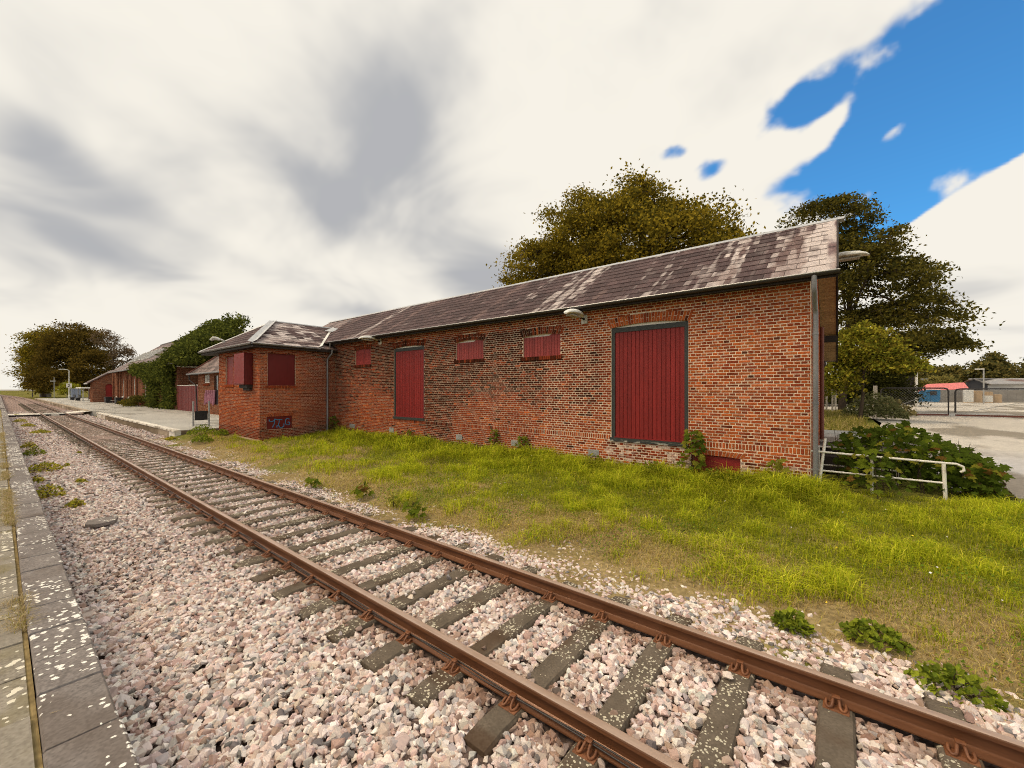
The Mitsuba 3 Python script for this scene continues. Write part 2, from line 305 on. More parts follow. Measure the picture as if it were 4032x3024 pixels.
# ---------------------------------------------------------------- sleepers with their clips
def sleeper(x, seed):
    m = M(); r = np.random.RandomState(seed); P = [(-.130, -.36), (.130, -.36), (.108, -.185), (.092, -.163), (-.092, -.163), (-.108, -.185)]
    ysn = np.linspace(2.0, 4.52, 15); v = []
    for i, y in enumerate(ysn):
        for (a, z) in P: v.append([x + a + r.uniform(-.004, .004), y, z - (.02 if i in (0, 14) and z > -.2 else 0) + r.uniform(-.003, .003)])
    n = len(P); f = [[i * n + j, i * n + (j + 1) % n, (i + 1) * n + (j + 1) % n, (i + 1) * n + j] for i in range(14) for j in range(n)]
    tri = [[0, 5, 4], [0, 4, 3], [0, 3, 2], [0, 2, 1]]; e = 14 * n
    f3 = [q for q in tri] + [[e + a for a in q[::-1]] for q in tri]
    f = np.array(f); m.add(v, np.vstack([f[:, [0, 1, 2]], f[:, [0, 2, 3]], f3]), uv=(r.rand(), r.rand()))
    return m
def clip_mesh(x, yr, side, fine):
    L = [(-.058, .018, .016), (-.062, .055, .002), (-.045, .088, -.004), (-.026, .078, .006), (-.019, .040, .034), (-.016, .004, .044), (.016, .004, .044), (.019, .040, .034), (.026, .078, .006), (.045, .088, -.004), (.062, .055, .002), (.058, .018, .016)]
    m = M(); P = np.array(L)
    Q = np.c_[x + P[:, 0], yr + side * (.052 + P[:, 1]), -.150 + P[:, 2]]
    if fine:
        t = np.linspace(0, len(Q) - 1, 34); i = np.arange(len(Q)); Q = np.c_[np.interp(t, i, Q[:, 0]), np.interp(t, i, Q[:, 1]), np.interp(t, i, Q[:, 2])]
        Q[1:-1] = .25 * Q[:-2] + .5 * Q[1:-1] + .25 * Q[2:]
    m.tube(Q, .0105, 6 if fine else 4)
    a, b = sorted((yr + side * .046, yr + side * .084)); m.box(x - .024, x + .024, a, b, -.104, -.094)
    a, b = sorted((yr + side * .058, yr + side * .15)); m.box(x - .078, x + .078, a, b, -.172, -.156)
    return m
for k in range(9, -172, -1):
    x = k * .64 - .005; near = x > -24
    lab = 'lichen-speckled concrete sleeper laid across the near ballast' if near else 'distant concrete sleeper in the ballast towards the crossing'
    s = thing('sleeper', lab, 'sleeper', 'sleepers of the near track' if near else 'sleepers of the far track') if near else fresh('sleeper')
    if near:
        part(s, 'beam', sleeper(x, k + 900), 'sleeper_concrete', smooth=False)
        for yr in (2.498, 4.002):
            for side in (-1, 1):
                part(s, 'rail_clip', clip_mesh(x, yr, side, x > -9), 'rusty_iron', smooth=(True if x > -9 else False))
    else:
        m = sleeper(x, k + 900)
        for yr in (2.498, 4.002):
            a = yr - .15; m.box(x - .06, x + .06, a, a + .10, -.17, -.115, uv=(.5, .5))
        put(s, m, 'sleeper_concrete'); labels[s] = {'label': lab, 'category': 'sleeper', 'group': 'sleepers of the far track'}

# ---------------------------------------------------------------- ballast stones
def hulls(n, pts, seed):
    r = np.random.RandomState(seed); out = []
    for i in range(n):
        p = r.normal(size=(pts, 3)); p /= np.linalg.norm(p, axis=1, keepdims=True); p *= r.uniform(.78, 1.12, (pts, 1))
        h = trimesh.Trimesh(p).convex_hull; out.append((np.array(h.vertices), np.array(h.faces)))
    return out
def rot_many(n, r):
    q = r.normal(size=(n, 4)); q /= np.linalg.norm(q, axis=1, keepdims=True); w, x, y, z = q.T
    return np.stack([1 - 2 * (y * y + z * z), 2 * (x * y - z * w), 2 * (x * z + y * w), 2 * (x * y + z * w), 1 - 2 * (x * x + z * z), 2 * (y * z - x * w), 2 * (x * z - y * w), 2 * (y * z + x * w), 1 - 2 * (x * x + y * y)], -1).reshape(-1, 3, 3)
PAL = np.array([(.70, .61, .57), (.62, .49, .45), (.80, .74, .70), (.48, .45, .44), (.52, .38, .33), (.22, .205, .205), (.68, .57, .50), (.38, .27, .23)])
def rocks(P, S, protos, seed, cols):
    r = np.random.RandomState(seed); m = M(); w = r.randint(len(protos), size=len(P))
    for i, (v, f) in enumerate(protos):
        I = np.where(w == i)[0]
        if not len(I): continue
        A = rot_many(len(I), r); sc = S[I, None] * r.uniform(.72, 1.25, (len(I), 3)); sc[:, 2] *= .85
        X = np.einsum('nij,kj->nki', A, v) * sc[:, None, :] + P[I][:, None, :]
        F = (f[None] + (np.arange(len(I)) * len(v))[:, None, None]).reshape(-1, 3)
        m.add(X.reshape(-1, 3), F); m.c.append(np.repeat(cols[I], len(v), 0))
    return m
def stone_field(x0, x1, dens, s0, s1, seed, protos):
    r = np.random.RandomState(seed); n = int((x1 - x0) * 5.2 * dens)
    x = r.uniform(x0, x1, n); y = r.uniform(.36, 5.7, n); y = np.where(y > 5.5, r.uniform(.36, 5.4, n), y)
    keep = (-x * math.sin(YAW) + y * math.cos(YAW) > 2.0) & (y < edge_y(x) + .35 * np.abs(r.normal(size=n)) * (r.rand(n) < .6))
    keep &= ~((x < -25.2) & (y > 5.3))
    keep &= ~((x < -56.2) & (x > -59.9))
    for yr in (2.498, 4.002): keep &= np.abs(y - yr) > .085
    kx = np.abs(((x + .005) / .64) - np.round((x + .005) / .64)) * .64
    on = (kx < .118) & (y > 1.97) & (y < 4.54); keep &= ~on | (r.rand(n) < .012)
    x, y, on = x[keep], y[keep], on[keep]; n = len(x)
    s = r.uniform(s0, s1, n) * (1 + .35 * (r.rand(n) < .08))
    near = np.minimum(np.abs(y - 2.498), np.abs(y - 4.002))
    bulge = .030 * sstep(.9, .35, np.abs(y - 3.25)) - .02
    z = np.maximum(-.200, hg(x, y) - .03 - .15 * (y < 4.45)) + r.uniform(-.008, .022, n) + .012 * np.sin(x * 2.3) * np.sin(y * 3.1) + np.where(on, .05, 0) - .25 * s + .035 * sstep(1.9, .9, y) * sstep(.3, .6, y)
    c = PAL[r.choice(len(PAL), n, p=[.24, .19, .19, .10, .10, .05, .08, .05])] * r.uniform(.80, 1.18, (n, 1)); c *= 1 + r.uniform(-.04, .04, (n, 3))
    rust = np.clip(sstep(.42, .10, near + r.normal(size=n) * .07), 0, 1) * .72
    c = c * (1 - rust[:, None]) + np.array([.235, .125, .075]) * r.uniform(.7, 1.2, (n, 1)) * rust[:, None]
    return rocks(np.c_[x, y, z], s, protos, seed + 1, c)
HA, HB, HC = hulls(26, 11, 1), hulls(16, 8, 2), hulls(10, 6, 3)
st = M()
for a in (stone_field(-6.5, 2.6, 1020, .021, .046, 31, HA), stone_field(-13, -6.5, 760, .022, .043, 33, HB), stone_field(-26, -13, 380, .030, .052, 35, HB), stone_field(-70, -26, 100, .045, .075, 37, HC)):
    k, kw = a.out({}); st.add(k[0], k[1]); st.c.append(kw['color'])
stuff('ballast_stones', st, 'stone', 'loose pinkish grey crushed granite ballast around the track', 'gravel')
sl = M(); sl.prism([(0, 0), (.34, -.06), (.52, .06), (.46, .30), (.15, .38), (-.04, .2)], (-10.42, .98, -.155), (1, 0, .04), (0, 1, .02), (0, 0, .055), uv=(.3, .6))
single('stone_slab', sl, 'coping_stone', 'broken grey concrete slab lying flat on the ballast left of the track', 'slab')

# ---------------------------------------------------------------- platform under the camera
lp = thing('platform', 'near left platform with lichen-spotted grey coping stones and weedy pavers', 'platform')
put(fresh(lp + '__retaining_wall'), M().box(-57, 5, -3.2, .36, -.5, .428), 'coping_stone'); part(lp, 'joint_soil', M().box(-56, 4, -3.0, .125, .43, .518), 'soil')
x = 3.0; far = M()
while x > -56.8:
    L = R.uniform(.42, .56); dz = R.uniform(-.004, .004); m = M(); u = (R.rand(), R.rand()); g = .006
    a, b, y0, y1 = x - L + g, x - g, .128 + R.uniform(-.006, .006), .389 + R.uniform(-.004, .004)
    c = .010; z0, z1 = .43, .55 + dz
    v = [[a, y0, z0], [b, y0, z0], [b, y1, z0], [a, y1, z0], [a, y0, z1 - c], [b, y0, z1 - c], [b, y1, z1 - c], [a, y1, z1 - c], [a + .004, y0 + c, z1], [b - .004, y0 + c, z1], [b - .004, y1 - c, z1], [a + .004, y1 - c, z1]]
    f = np.vstack([QUAD6[[0, 1, 4, 5, 6, 7, 8, 9, 10, 11]], QUAD6[[4, 5, 6, 7, 8, 9, 10, 11]] + 4, [[8, 9, 10], [8, 10, 11]]])
    if x > -24: m.add(v, f, uv=u); part(lp, 'coping_stone', m, 'coping_stone')
    else: far.add(v, f, uv=u)
    x -= L
part(lp, 'far_coping', far, 'coping_stone', kind='stuff')
i = 0; far = M()
for yy in (-.40, -.91, -1.42, -1.93, -2.44):
    x = 2.8 - (i % 2) * .25; i += 1
    while x > -40:
        m = M() if x > -9 and yy > -1 else far
        m.box(x - .49, x, yy + .01, yy + .50, .47, .536 + R.uniform(-.008, .006), uv=(R.rand(), R.rand()))
        if m is not far: part(lp, 'paver', m, 'paver_stone')
        x -= .505
part(lp, 'far_pavers', far, 'paver_stone', kind='stuff')
fp = M(); fp.box(-260, -59.9, -3.2, .37, -.5, .53); 
single('platform', fp, 'coping_stone', 'far end of the left platform beyond the foot crossing', 'platform', uv=np.full((8, 2), .4))

# ---------------------------------------------------------------- station platform
sp = thing('platform', 'low station platform with pale asphalt and whitened edge on the right of the track', 'platform')
poly = [(-25.66, 5.66), (-25.66, 7.6), (-24.55, 7.6), (-24.55, 11.2), (-52, 11.6), (-89, 11.6), (-94, 9.8), (-104, 9.8), (-104, 14), (-150, 14), (-150, 5.5), (-57, 5.56), (-55.6, 6.0), (-52.4, 6.0), (-51.4, 5.68)]
v, f = prism(poly[::-1], (0, 0, -.3), (1, 0, 0), (0, 1, 0), (0, 0, .5)); part(sp, 'surface', (v, f), 'platform_asphalt')
tones = [.95, .75, .72, .30, .28, .22, .25, .20, .24, .3, .26, .35, .3, .28, .3, .32, .35, .3, .45, .9, .88, .92, .9]
x, i = -25.66, 0
while x > -51.3:
    L = 1.12; m = M(); t = tones[min(i, len(tones) - 1)]
    m.box(x - L + .015, x - .015, 5.43, 5.66, -.35, .125, uv=(t, R.rand())); part(sp, 'edge_block', m, 'edge_block')
    m = M().box(x - L + .006, x - .004, 5.385, 5.69, .128, .213 + R.uniform(-.003, .003)); part(sp, 'edge_coping', m, 'line_white')
    x -= L; i += 1
m = M(); x = -57.2
while x > -149: m.box(x - 1.1, x - .02, 5.32, 5.56, -.35, .125, uv=(R.uniform(.2, .9), .3)); m.box(x - 1.11, x, 5.29, 5.60, .128, .214, uv=(.8, .2)); x -= 1.12
part(sp, 'far_edge', m, 'edge_block', kind='stuff')
m = M()
for r_ in range(3):
    for q in range(6): m.box(-25.655, -25.60, 5.68 + q * .32, 5.99 + q * .32, -.25 + r_ * .145, -.112 + r_ * .145, uv=(R.uniform(0, .25), .2))
part(sp, 'end_wall', m, 'edge_block')
lv = thing('foot_crossing', 'pale boarded foot crossing over the track between the two platforms', 'crossing')
part(lv, 'panel', M().box(-59.6, -56.6, .42, 2.40, -.12, .0), 'line_white'); part(lv, 'panel', M().box(-59.6, -56.6, 2.60, 3.90, -.06, -.012), 'platform_asphalt')
m = M(); m.obox((-59.6, 4.1, -.05), (3, 0, 0), (0, 1.6, .19), (0, 0, .05)); part(lv, 'panel', m, 'line_white')
part(lv, 'skirt', M().box(-56.6, -56.5, .42, 2.40, -.25, -.03), 'dark_wood'); part(lv, 'skirt', M().box(-56.6, -56.5, 2.62, 3.88, -.25, -.03), 'black')
part(lv, 'white_box', M().box(-56.5, -56.35, 3.02, 3.50, -.22, -.005), 'white_plaster')
# ---------------------------------------------------------------- brickwork
def cut(a, b, holes):
    seg = [(a, b)]
    for (h0, h1) in holes:
        seg = [q for (s, e) in seg for q in ((s, min(e, h0)), (max(s, h1), e)) if q[1] - q[0] > .001]
    return [(s, e) for s, e in seg if e - s > .028]
class Opening:
    def __init__(s, u0, u1, z0, z1, rise=0, ring=0, hz0=None): s.u0, s.u1, s.z0, s.z1, s.rise, s.ring, s.hz0 = u0, u1, z0, z1, rise, ring, z0 if hz0 is None else hz0
    def top(s, u):
        k = (np.asarray(u, float) - (s.u0 + s.u1) / 2) / ((s.u1 - s.u0) / 2); return s.z1 + s.rise * (1 - np.clip(k * k, 0, 1))
    def blocked(s, z):
        if z < s.hz0 - .01: return None
        if z < s.z1: return (s.u0, s.u1)
        if not s.ring: return (s.u0, s.u1) if z < s.z1 + s.rise * .5 else None
        uu = np.linspace(s.u0 - .045, s.u1 + .045, 80); ok = uu[s.top(uu) + s.ring + .012 > z]
        return (ok[0], ok[-1]) if len(ok) else None
def brick_shape(a, b, z0, z1, jit, fine, depth=.03):
    """A brick in (u, out, z): front at out = jit."""
    e = lambda: R.uniform(-.0022, .0022)
    q = [(a + e(), z0 + e()), (b + e(), z0 + e()), (b + e(), z1 + e()), (a + e(), z1 + e())]
    if not fine:
        v = [(u, -depth, z) for u, z in q] + [(u, jit + e(), z) for u, z in q]
        f = [[4, 5, 6], [4, 6, 7], [0, 1, 5], [0, 5, 4], [1, 2, 6], [1, 6, 5], [2, 3, 7], [2, 7, 6], [3, 0, 4], [3, 4, 7]]
        return np.array(v), np.array(f)
    c = .006; cu, cz = (a + b) / 2, (z0 + z1) / 2
    inn = [(u - math.copysign(c, u - cu) + e(), z - math.copysign(c, z - cz) + e()) for u, z in q]
    v = [(u, -depth, z) for u, z in q] + [(u, jit - .005, z) for u, z in q] + [(u, jit + e(), z) for u, z in inn]
    f = [[0, 1, 5], [0, 5, 4], [1, 2, 6], [1, 6, 5], [2, 3, 7], [2, 7, 6], [3, 0, 4], [3, 4, 7]]; f += [[i + 4 for i in t] for t in f] + [[8, 9, 10], [8, 10, 11]]
    return np.array(v), np.array(f)
class BrickWall:
    """face: origin o, direction u along the wall, n outward; bricks laid in English cross bond"""
    def __init__(s, o, u, n, L, z0, z1, openings, tone, band=None, fine=None):
        s.o, s.u, s.n = (np.asarray(t, float) for t in (o, u, n)); s.items = []
        s.tone, s.fine, s.ops = tone, fine, openings; H = .0667; J = .0072; row = 0; z = z0
        while z + H <= z1 + .001:
            zc = z + H / 2; holes = [h for h in (p.blocked(zc) for p in openings) if h]
            if band and band[0] - .01 < z < band[1] - .03:
                mod, w = .0667, [(k * .0667, (k + 1) * .0667) for k in range(int(L / .0667) + 1)]; zz = (z + J, z + 2 * H - J * 1.2); step = 2
            else:
                mod = .24 if row % 2 == 0 else .12; off = (.12 if row % 4 == 2 else 0) if row % 2 == 0 else .06
                w = [(k * mod - off, (k + 1) * mod - off) for k in range(int(L / mod) + 2)]; zz = (z + J, z + H - J); step = 1
            for a, b in w:
                a, b = max(a, 0), min(b, L)
                if b - a < .03: continue
                for (p, q) in cut(a, b, holes): s.lay(p + J if p == a else p + .005, q - J if q == b else q - .005, zz[0], zz[1])
            z += H * step; row += step
    def lay(s, a, b, z0, z1, proud=0, verts=None, name='brick'):
        if b - a < .02: return
        uc, zc = (a + b) / 2, (z0 + z1) / 2; P = s.o + s.u * uc; fine = s.fine(P) if s.fine else False
        v, f = brick_shape(a, b, z0, z1, proud + R.uniform(-.004, .003), fine) if verts is None else verts
        t = s.tone(P[0], P[1], zc)
        V = s.o + v[:, :1] * s.u + v[:, 1:2] * s.n + v[:, 2:] * np.array([0, 0, 1.0])
        if np.dot(np.cross(s.u, [0, 0, 1.0]), s.n) < 0: f = f[:, ::-1]
        d = -(P[0]) * math.sin(YAW) + P[1] * math.cos(YAW)
        s.items.append((name, (b - a) * (z1 - z0) / max(d, 1) ** 2, V, f, t))
    def arch(s, op, n, half=True):
        du = (op.u1 - op.u0 + .08) / n; u0 = op.u0 - .04; mid = (op.u0 + op.u1) / 2; W = op.u1 - op.u0
        for i in range(n):
            a, b = u0 + i * du, u0 + (i + 1) * du; g = .0055
            lean = lambda u, k: u + (u - mid) / W * .16 * k
            split = [(0, 1)] if (i % 2 == 0 or not half) else [(0, .47), (.53, 1)]
            for lo, hi in split:
                v = []
                for out, fr in ((-.03, 0), (.002 + R.uniform(-.003, .003), 1)):
                    for (uu, kk) in ((a + g, lo), (b - g, lo), (b - g, hi), (a + g, hi)):
                        v.append((lean(uu, kk), out, op.top(np.clip(uu, op.u0, op.u1)) + op.ring * kk + R.uniform(-.002, .002)))
                f = np.array([[4, 5, 6], [4, 6, 7], [0, 1, 5], [0, 5, 4], [1, 2, 6], [1, 6, 5], [2, 3, 7], [2, 7, 6], [3, 0, 4], [3, 4, 7]])
                s.lay(a, b, float(op.top((a + b) / 2)), float(op.top((a + b) / 2)) + op.ring, verts=(np.array(v), f), name='arch_brick')
    def sill(s, u0, u1, z, h=.11):
        n = int(round((u1 - u0) / .066)); du = (u1 - u0) / n
        for i in range(n): s.lay(u0 + i * du + .006, u0 + (i + 1) * du - .006, z - h, z, proud=.035, name='sill_brick')
    def emit(s, key, limit):
        pieces = {}
        for it in sorted(s.items, key=lambda t: -t[1]): pieces.setdefault(it[0], []).append(it)
        for name, L in pieces.items():
            rest = M()
            for i, (_, _, V, f, t) in enumerate(L):
                if i < limit: part(key, name, M().add(V, f, uv=t), 'brick')
                else: rest.add(V, f, uv=t)
            if rest.n: part(key, {'brick': 'brickwork', 'arch_brick': 'arch_brickwork', 'sill_brick': 'sill_brickwork'}[name], rest, 'brick', kind='stuff')
def hue(): return R.rand() * .99
def tone_main(x, y, z):
    soot = sstep(-5.0, -7.8, x) * (.25 + .72 * sstep(1.15, 2.2, z + .5 * math.sin(x * .9))) * (1 - .45 * sstep(-14.8, -17, x) * sstep(3.4, 2.2, z))
    soot = max(soot, .85 * sstep(-12.9, -12.4, x) * sstep(-10.6, -11.2, x), .5 * sstep(-9.5, -10.5, x) * sstep(2.9, 3.4, z), .7 * sstep(1.2, 1.9, z) * sstep(-4.6, -5.2, x) * sstep(-9, -6.5, x) * sstep(4.1, 3.2, z))
    soot = soot * (1 - .7 * sstep(4.0, 4.3, z))
    base = .74 - .64 * soot
    w = 0
    if z < .36: base -= .42; w = .25 * R.rand()
    if -4.9 < x < -2.7 and z < .9: base = .42; w = .75 * (R.rand() < .5)
    if x > -1.9 and z < .62: base = .40; w = .5 * (R.rand() < .3)
    t = base + R.normal() * .13
    if R.rand() < .10: t += .38 * R.choice([-1, -1, 1])
    return (float(np.clip(t, 0, 1)), (1 + min(w, .98)) if w > .3 else hue())
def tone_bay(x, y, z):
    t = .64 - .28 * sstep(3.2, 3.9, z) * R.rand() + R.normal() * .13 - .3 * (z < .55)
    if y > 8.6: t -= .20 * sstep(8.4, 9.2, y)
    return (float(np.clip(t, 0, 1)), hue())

# ---------------------------------------------------------------- goods shed: walls
gs = thing('goods_shed', 'long red brick goods shed with slate roof and boarded dark red doors', 'goods shed')
X0, YF = -24.4, 10.3
U = lambda x: x - X0
D1 = Opening(U(-4.77), U(-2.79), .90, 3.88, .07, .235); D2 = Opening(U(-14.52), U(-12.55), 1.07, 3.935, .06, .225)
W1 = Opening(U(-17.49), U(-16.23), 3.36, 4.03, .05, .20); W2 = Opening(U(-10.78), U(-9.45), 3.29, 3.915, .06, .21); W3 = Opening(U(-7.75), U(-6.37), 3.245, 3.865, .06, .215)
HT = Opening(U(-2.73), U(-1.68), .0, .675, .02, .115)
ops = [D1, D2, W1, W2, W3, HT]
L = -.42 - X0
wallpoly = Polygon([(0, -.4), (L, -.4), (L, 4.46), (0, 4.46)])
for o in ops:
    uu = np.linspace(o.u0, o.u1, 13); wallpoly = wallpoly.difference(Polygon([(o.u0, o.z0)] + [(o.u1, o.z0)] + [(float(u), float(o.top(u))) for u in uu[::-1]]))
v, f = prism(wallpoly, (X0, YF + .007, 0), (1, 0, 0), (0, 0, 1), (0, .32, 0))
wall = part(gs, 'wall', (v, f), 'mortar')
bw = BrickWall((X0, YF, 0), (1, 0, 0), (0, -1, 0), L, .013, 4.43, ops, tone_main, band=(.88, .95), fine=lambda P: P[0] > -7)
bw.items = [t for t in bw.items if not (t[2][:, 0].max() < -19.25)]
for o, n in ((D1, 31), (D2, 31), (W1, 19), (W2, 21), (W3, 21), (HT, 16)): bw.arch(o, n, o is not HT)
for o in (W1, W2, W3): bw.sill(o.u0 - .08, o.u1 + .05, o.z0 - .002)
bw.emit(wall, 300)
# gable end: seen nearly edge-on
ridge_y, ridge_z, eave_y, eave_z = 13.1, 6.48, 9.90, 4.50; TAN = (ridge_z - eave_z) / (ridge_y - eave_y)
gp = Polygon([(0, -.4), (6.2, -.4), (6.2, 3.95), (ridge_y - YF, ridge_z - .16), (0, 4.5)])
v, f = prism(gp, (-.43, YF + .33, 0), (0, 1, 0), (0, 0, 1), (-.3, 0, 0)); gw = part(gs, 'wall', (v, f), 'mortar')
gb = BrickWall((-.423, YF - .001, 0), (0, 1, 0), (1, 0, 0), 6.5, .013, 5.9, [], lambda x, y, z: (float(np.clip(.72 + R.normal() * .15, 0, 1)), hue()))
gb.items = [t for t in gb.items if t[2][:, 2].max() < 4.42 + (t[2][:, 1].mean() - YF) * TAN and t[2][:, 2].max() < ridge_z - .2 - max(0, t[2][:, 1].mean() - ridge_y) * TAN]
gb.emit(gw, 0)
part(gs, 'wall', M().box(-24.4, -.75, 16.4, 16.7, -.4, 4.2), 'far_brick'); part(gs, 'wall', M().box(-24.4, -24.1, YF + .33, 16.4, -.4, 4.4), 'far_brick')
cb = BrickWall((-19.2, YF - .028, 0), (1, 0, 0), (0, -1, 0), 18.78, 4.285, 4.43, [], tone_main); cn_ = part(gs, 'cornice', M().box(-19.2, -.42, YF - .022, YF + .004, 4.285, 4.45), 'mortar'); cb.emit(cn_, 0)

# doors and shutters
def planked(parent, x0, x1, y, z0, z1, n, m, topf=None, gap=.013):
    w = (x1 - x0) / n
    for i in range(n):
        a, b = x0 + i * w + gap / 2, x0 + (i + 1) * w - gap / 2; t0, t1 = (z1, z1) if topf is None else (topf(a), topf(b)); d = R.uniform(-.003, .003)
        v = [(a, y + d, z0), (b, y + d, z0), (b, y + d, t1), (a, y + d, t0)]; c = .006
        v += [(a - c + .001, y + .03, z0), (b + c - .001, y + .03, z0), (b + c - .001, y + .03, t1), (a - c + .001, y + .03, t0)]
        m_ = M().add(v, [[0, 1, 2], [0, 2, 3], [0, 4, 5], [0, 5, 1], [1, 5, 6], [1, 6, 2], [2, 6, 7], [2, 7, 3], [3, 7, 4], [3, 4, 0]], uv=(R.rand(), R.rand())); part(parent, 'plank', m_, m)
    part(parent, 'backing', M().box(x0 - .02, x1 + .02, y + .035, y + .06, z0 - .005, z1 - .005), 'black')
def big_door(o, fr, frt, lab, ytop):
    x0, x1 = X0 + o.u0, X0 + o.u1; y = YF + .05
    d = fresh(gs + '__door'); labels[d] = {'label': lab}
    planked(d, x0 + fr, x1 - fr, y, o.z0 + .06, o.z1 - frt, 16, 'red_paint')
    m = M().box(x0 + .004, x0 + fr, y - .02, y + .08, o.z0, o.z1 - .003).box(x1 - fr, x1 - .004, y - .021, y + .08, o.z0, o.z1 - .003).box(x0 + fr, x1 - fr, y - .022, y + .08, o.z1 - frt, o.z1 - .003)
    part(d, 'frame', m, 'charcoal_wood')
    uu = np.linspace(o.u0 + .01, o.u1 - .01, 14)
    part(d, 'arch_panel', M().prism([(o.u0 + .01, o.z1)] + [(o.u1 - .01, o.z1)] + [(float(u), float(o.top(u)) - .006) for u in uu[::-1]], (X0, y, 0), (1, 0, 0), (0, 0, 1), (0, .05, 0)), 'white_plaster')
    part(d, 'sill', M().box(x0 - .02, x1 + .0, YF - .035, y + .09, o.z0 - .055, o.z0 + .04), 'charcoal_wood')
    part(d, 'ledge', M().box(x0 + fr - .01, x1 - fr + .01, YF + .0, y + .03, o.z0 + .042, o.z0 + .066), 'red_paint')
big_door(D1, .095, .125, 'large red plank door with charcoal frame nearest the gable end', 0)
big_door(D2, .075, .13, 'red plank door in a thin dark frame near the projecting bay', 0)
for o, n, lab in ((W1, 10, 'small red shutter nearest the bay'), (W2, 11, 'red shutter next to the left door'), (W3, 13, 'red shutter between the wall lamp and the middle of the wall')):
    w = fresh(gs + '__window_shutter'); labels[w] = {'label': lab}; tp = .012 if o is W1 else .0
    planked(w, X0 + o.u0 + .012, X0 + o.u1 - .012, YF + .04, o.z0 + .004, o.z1 - .02, n, 'pale_red_paint', (lambda x, o=o: float(o.top(x - X0)) - .012) if o is W1 else (lambda x, o=o: o.z1 - .015 + .055 * (x - X0 > o.u1 - .42)))
    if o is not W1: part(w, 'arch_panel', M().box(X0 + o.u0 + .012, X0 + o.u1 - .02, YF + .072, YF + .1, o.z1 - .03, o.z1 + .062), 'white_plaster')
part(gs, 'cellar_hatch', M().box(X0 + HT.u0 + .01, X0 + HT.u1 - .01, YF + .05, YF + .09, -.1, .672), 'red_paint', uv=np.full((8, 2), .4))
for a, b, z0, z1 in ((-17.96, -17.52, .45, .63), (-14.83, -14.51, .43, .63), (-10.77, -10.46, .42, .61), (-8.22, -7.90, .42, .60), (-5.45, -5.13, .38, .56)):
    m = M().box(a, b, YF - .014, YF + .02, z0, z1)
    for k in range(5): m.box(a + .03, b - .03, YF - .020, YF - .0145, z0 + .025 + k * (z1 - z0) / 6, z0 + .025 + k * (z1 - z0) / 6 + .012)
    part(gs, 'vent_plate', m, 'steel_grey')

# ---------------------------------------------------------------- slates
class Slope:
    """o: eave corner, u along the eave, w up the slope (unit), polygon in (u, w); slates in courses"""
    def __init__(s, o, u, w, poly, ex, wd, lime, seed, tilt=.010):
        s.o, s.u, s.w = (np.asarray(t, float) for t in (o, u, w)); s.n = np.cross(s.u, s.w); s.items = []; r = np.random.RandomState(seed); P = Polygon(poly)
        u0, v0, u1, v1 = P.bounds; row = 0; v = v0 - .03
        while v < v1:
            lo, hi = v, min(v + ex * 1.12, v1); inter = P.intersection(sbox(u0 - 1, max(lo, v0) + .005, u1 + 1, max(lo, v0) + .01 + ex * .5))
            if inter.is_empty: break
            a0, _, a1, _ = inter.bounds; k = -1 if row % 2 else -.5; x = a0 + k * wd
            for q in range(int((a1 - a0) / wd) + 3):
                p0, p1 = max(x + .0035, a0), min(x + wd - .0035, a1); x += wd
                if p1 - p0 < .03: continue
                dz = r.uniform(0, .006); sl = r.uniform(-.008, .008) * (r.rand() < .9) - .05 * (r.rand() < .004); h = tilt + dz; sk = r.uniform(-.004, .004)
                vv = np.array([(p0, lo + sl + sk, .006 + h), (p1, lo + sl - sk, .006 + h), (p1, hi, .004), (p0, hi, .004), (p0 + .002, lo + sl + sk + .003, .006 + h + .008), (p1 - .002, lo + sl - sk + .003, .006 + h + .008), (p1, hi, .010), (p0, hi, .010)])
                V = s.o + vv[:, :1] * s.u + vv[:, 1:2] * s.w + vv[:, 2:] * s.n; c = V.mean(0)
                d = max(-c[0] * math.sin(YAW) + c[1] * math.cos(YAW), 1)
                s.items.append(((p1 - p0) * ex / d ** 2 * (c[2] < 99), V, (float(np.clip(.5 + r.normal() * .22, 0, 1)), 1 + float(np.clip(lime(c[0], c[1], row, r), 0, .98)))))
            v += ex; row += 1
    def emit(s, key, limit, rest=None):
        for i, (_, V, t) in enumerate(sorted(s.items, key=lambda q: -q[0])):
            if i < limit: part(key, 'slate', M().add(V, QUAD6, uv=t), 'slate')
            else: rest.add(V, QUAD6, uv=t)
def lime_main(x, y, row, r):
    b = sum(w * math.exp(-((x - c) / s) ** 2) for c, s, w in ((-.35, .62, 1.0), (-2.0, .30, .85), (-2.55, .25, .45), (-3.6, .16, .6), (-4.4, .2, .3), (-6.35, .33, .75), (-6.95, .22, .55), (-8.2, .12, .45), (-17.1, .5, .5)))
    f = .25 * sstep(8, 10.4, row) * r.rand() + .25 * (x > -1.2)
    return b * (.62 + .5 * r.rand()) + f + .2 * (r.rand() < .05)
c_, s_ = math.cos(math.atan(TAN)), math.sin(math.atan(TAN)); SL = (ridge_y - eave_y) / c_
rf = fresh(gs + '__roof')
far_eave_y, far_eave_z = 18.3, ridge_z - (18.3 - ridge_y) * TAN
prof = [(eave_y, eave_z - .05), (ridge_y, ridge_z - .05), (far_eave_y, far_eave_z - .05), (far_eave_y, far_eave_z), (ridge_y, ridge_z), (eave_y, eave_z)]
v, f = prism(prof, (-25.2, 0, 0), (0, 1, 0), (0, 0, 1), (25.22, 0, 0)); put(rf, (v, f), 'far_slate')
ms = Slope((-25.2, eave_y - .02, eave_z + .004), (1, 0, 0), (0, c_, s_), [(0, 0), (25.18, 0), (25.18, SL), (0, SL)], .355, .372, lime_main, 5)
ms.items = [t for t in ms.items if t[1][:, 0].max() > -21.5]
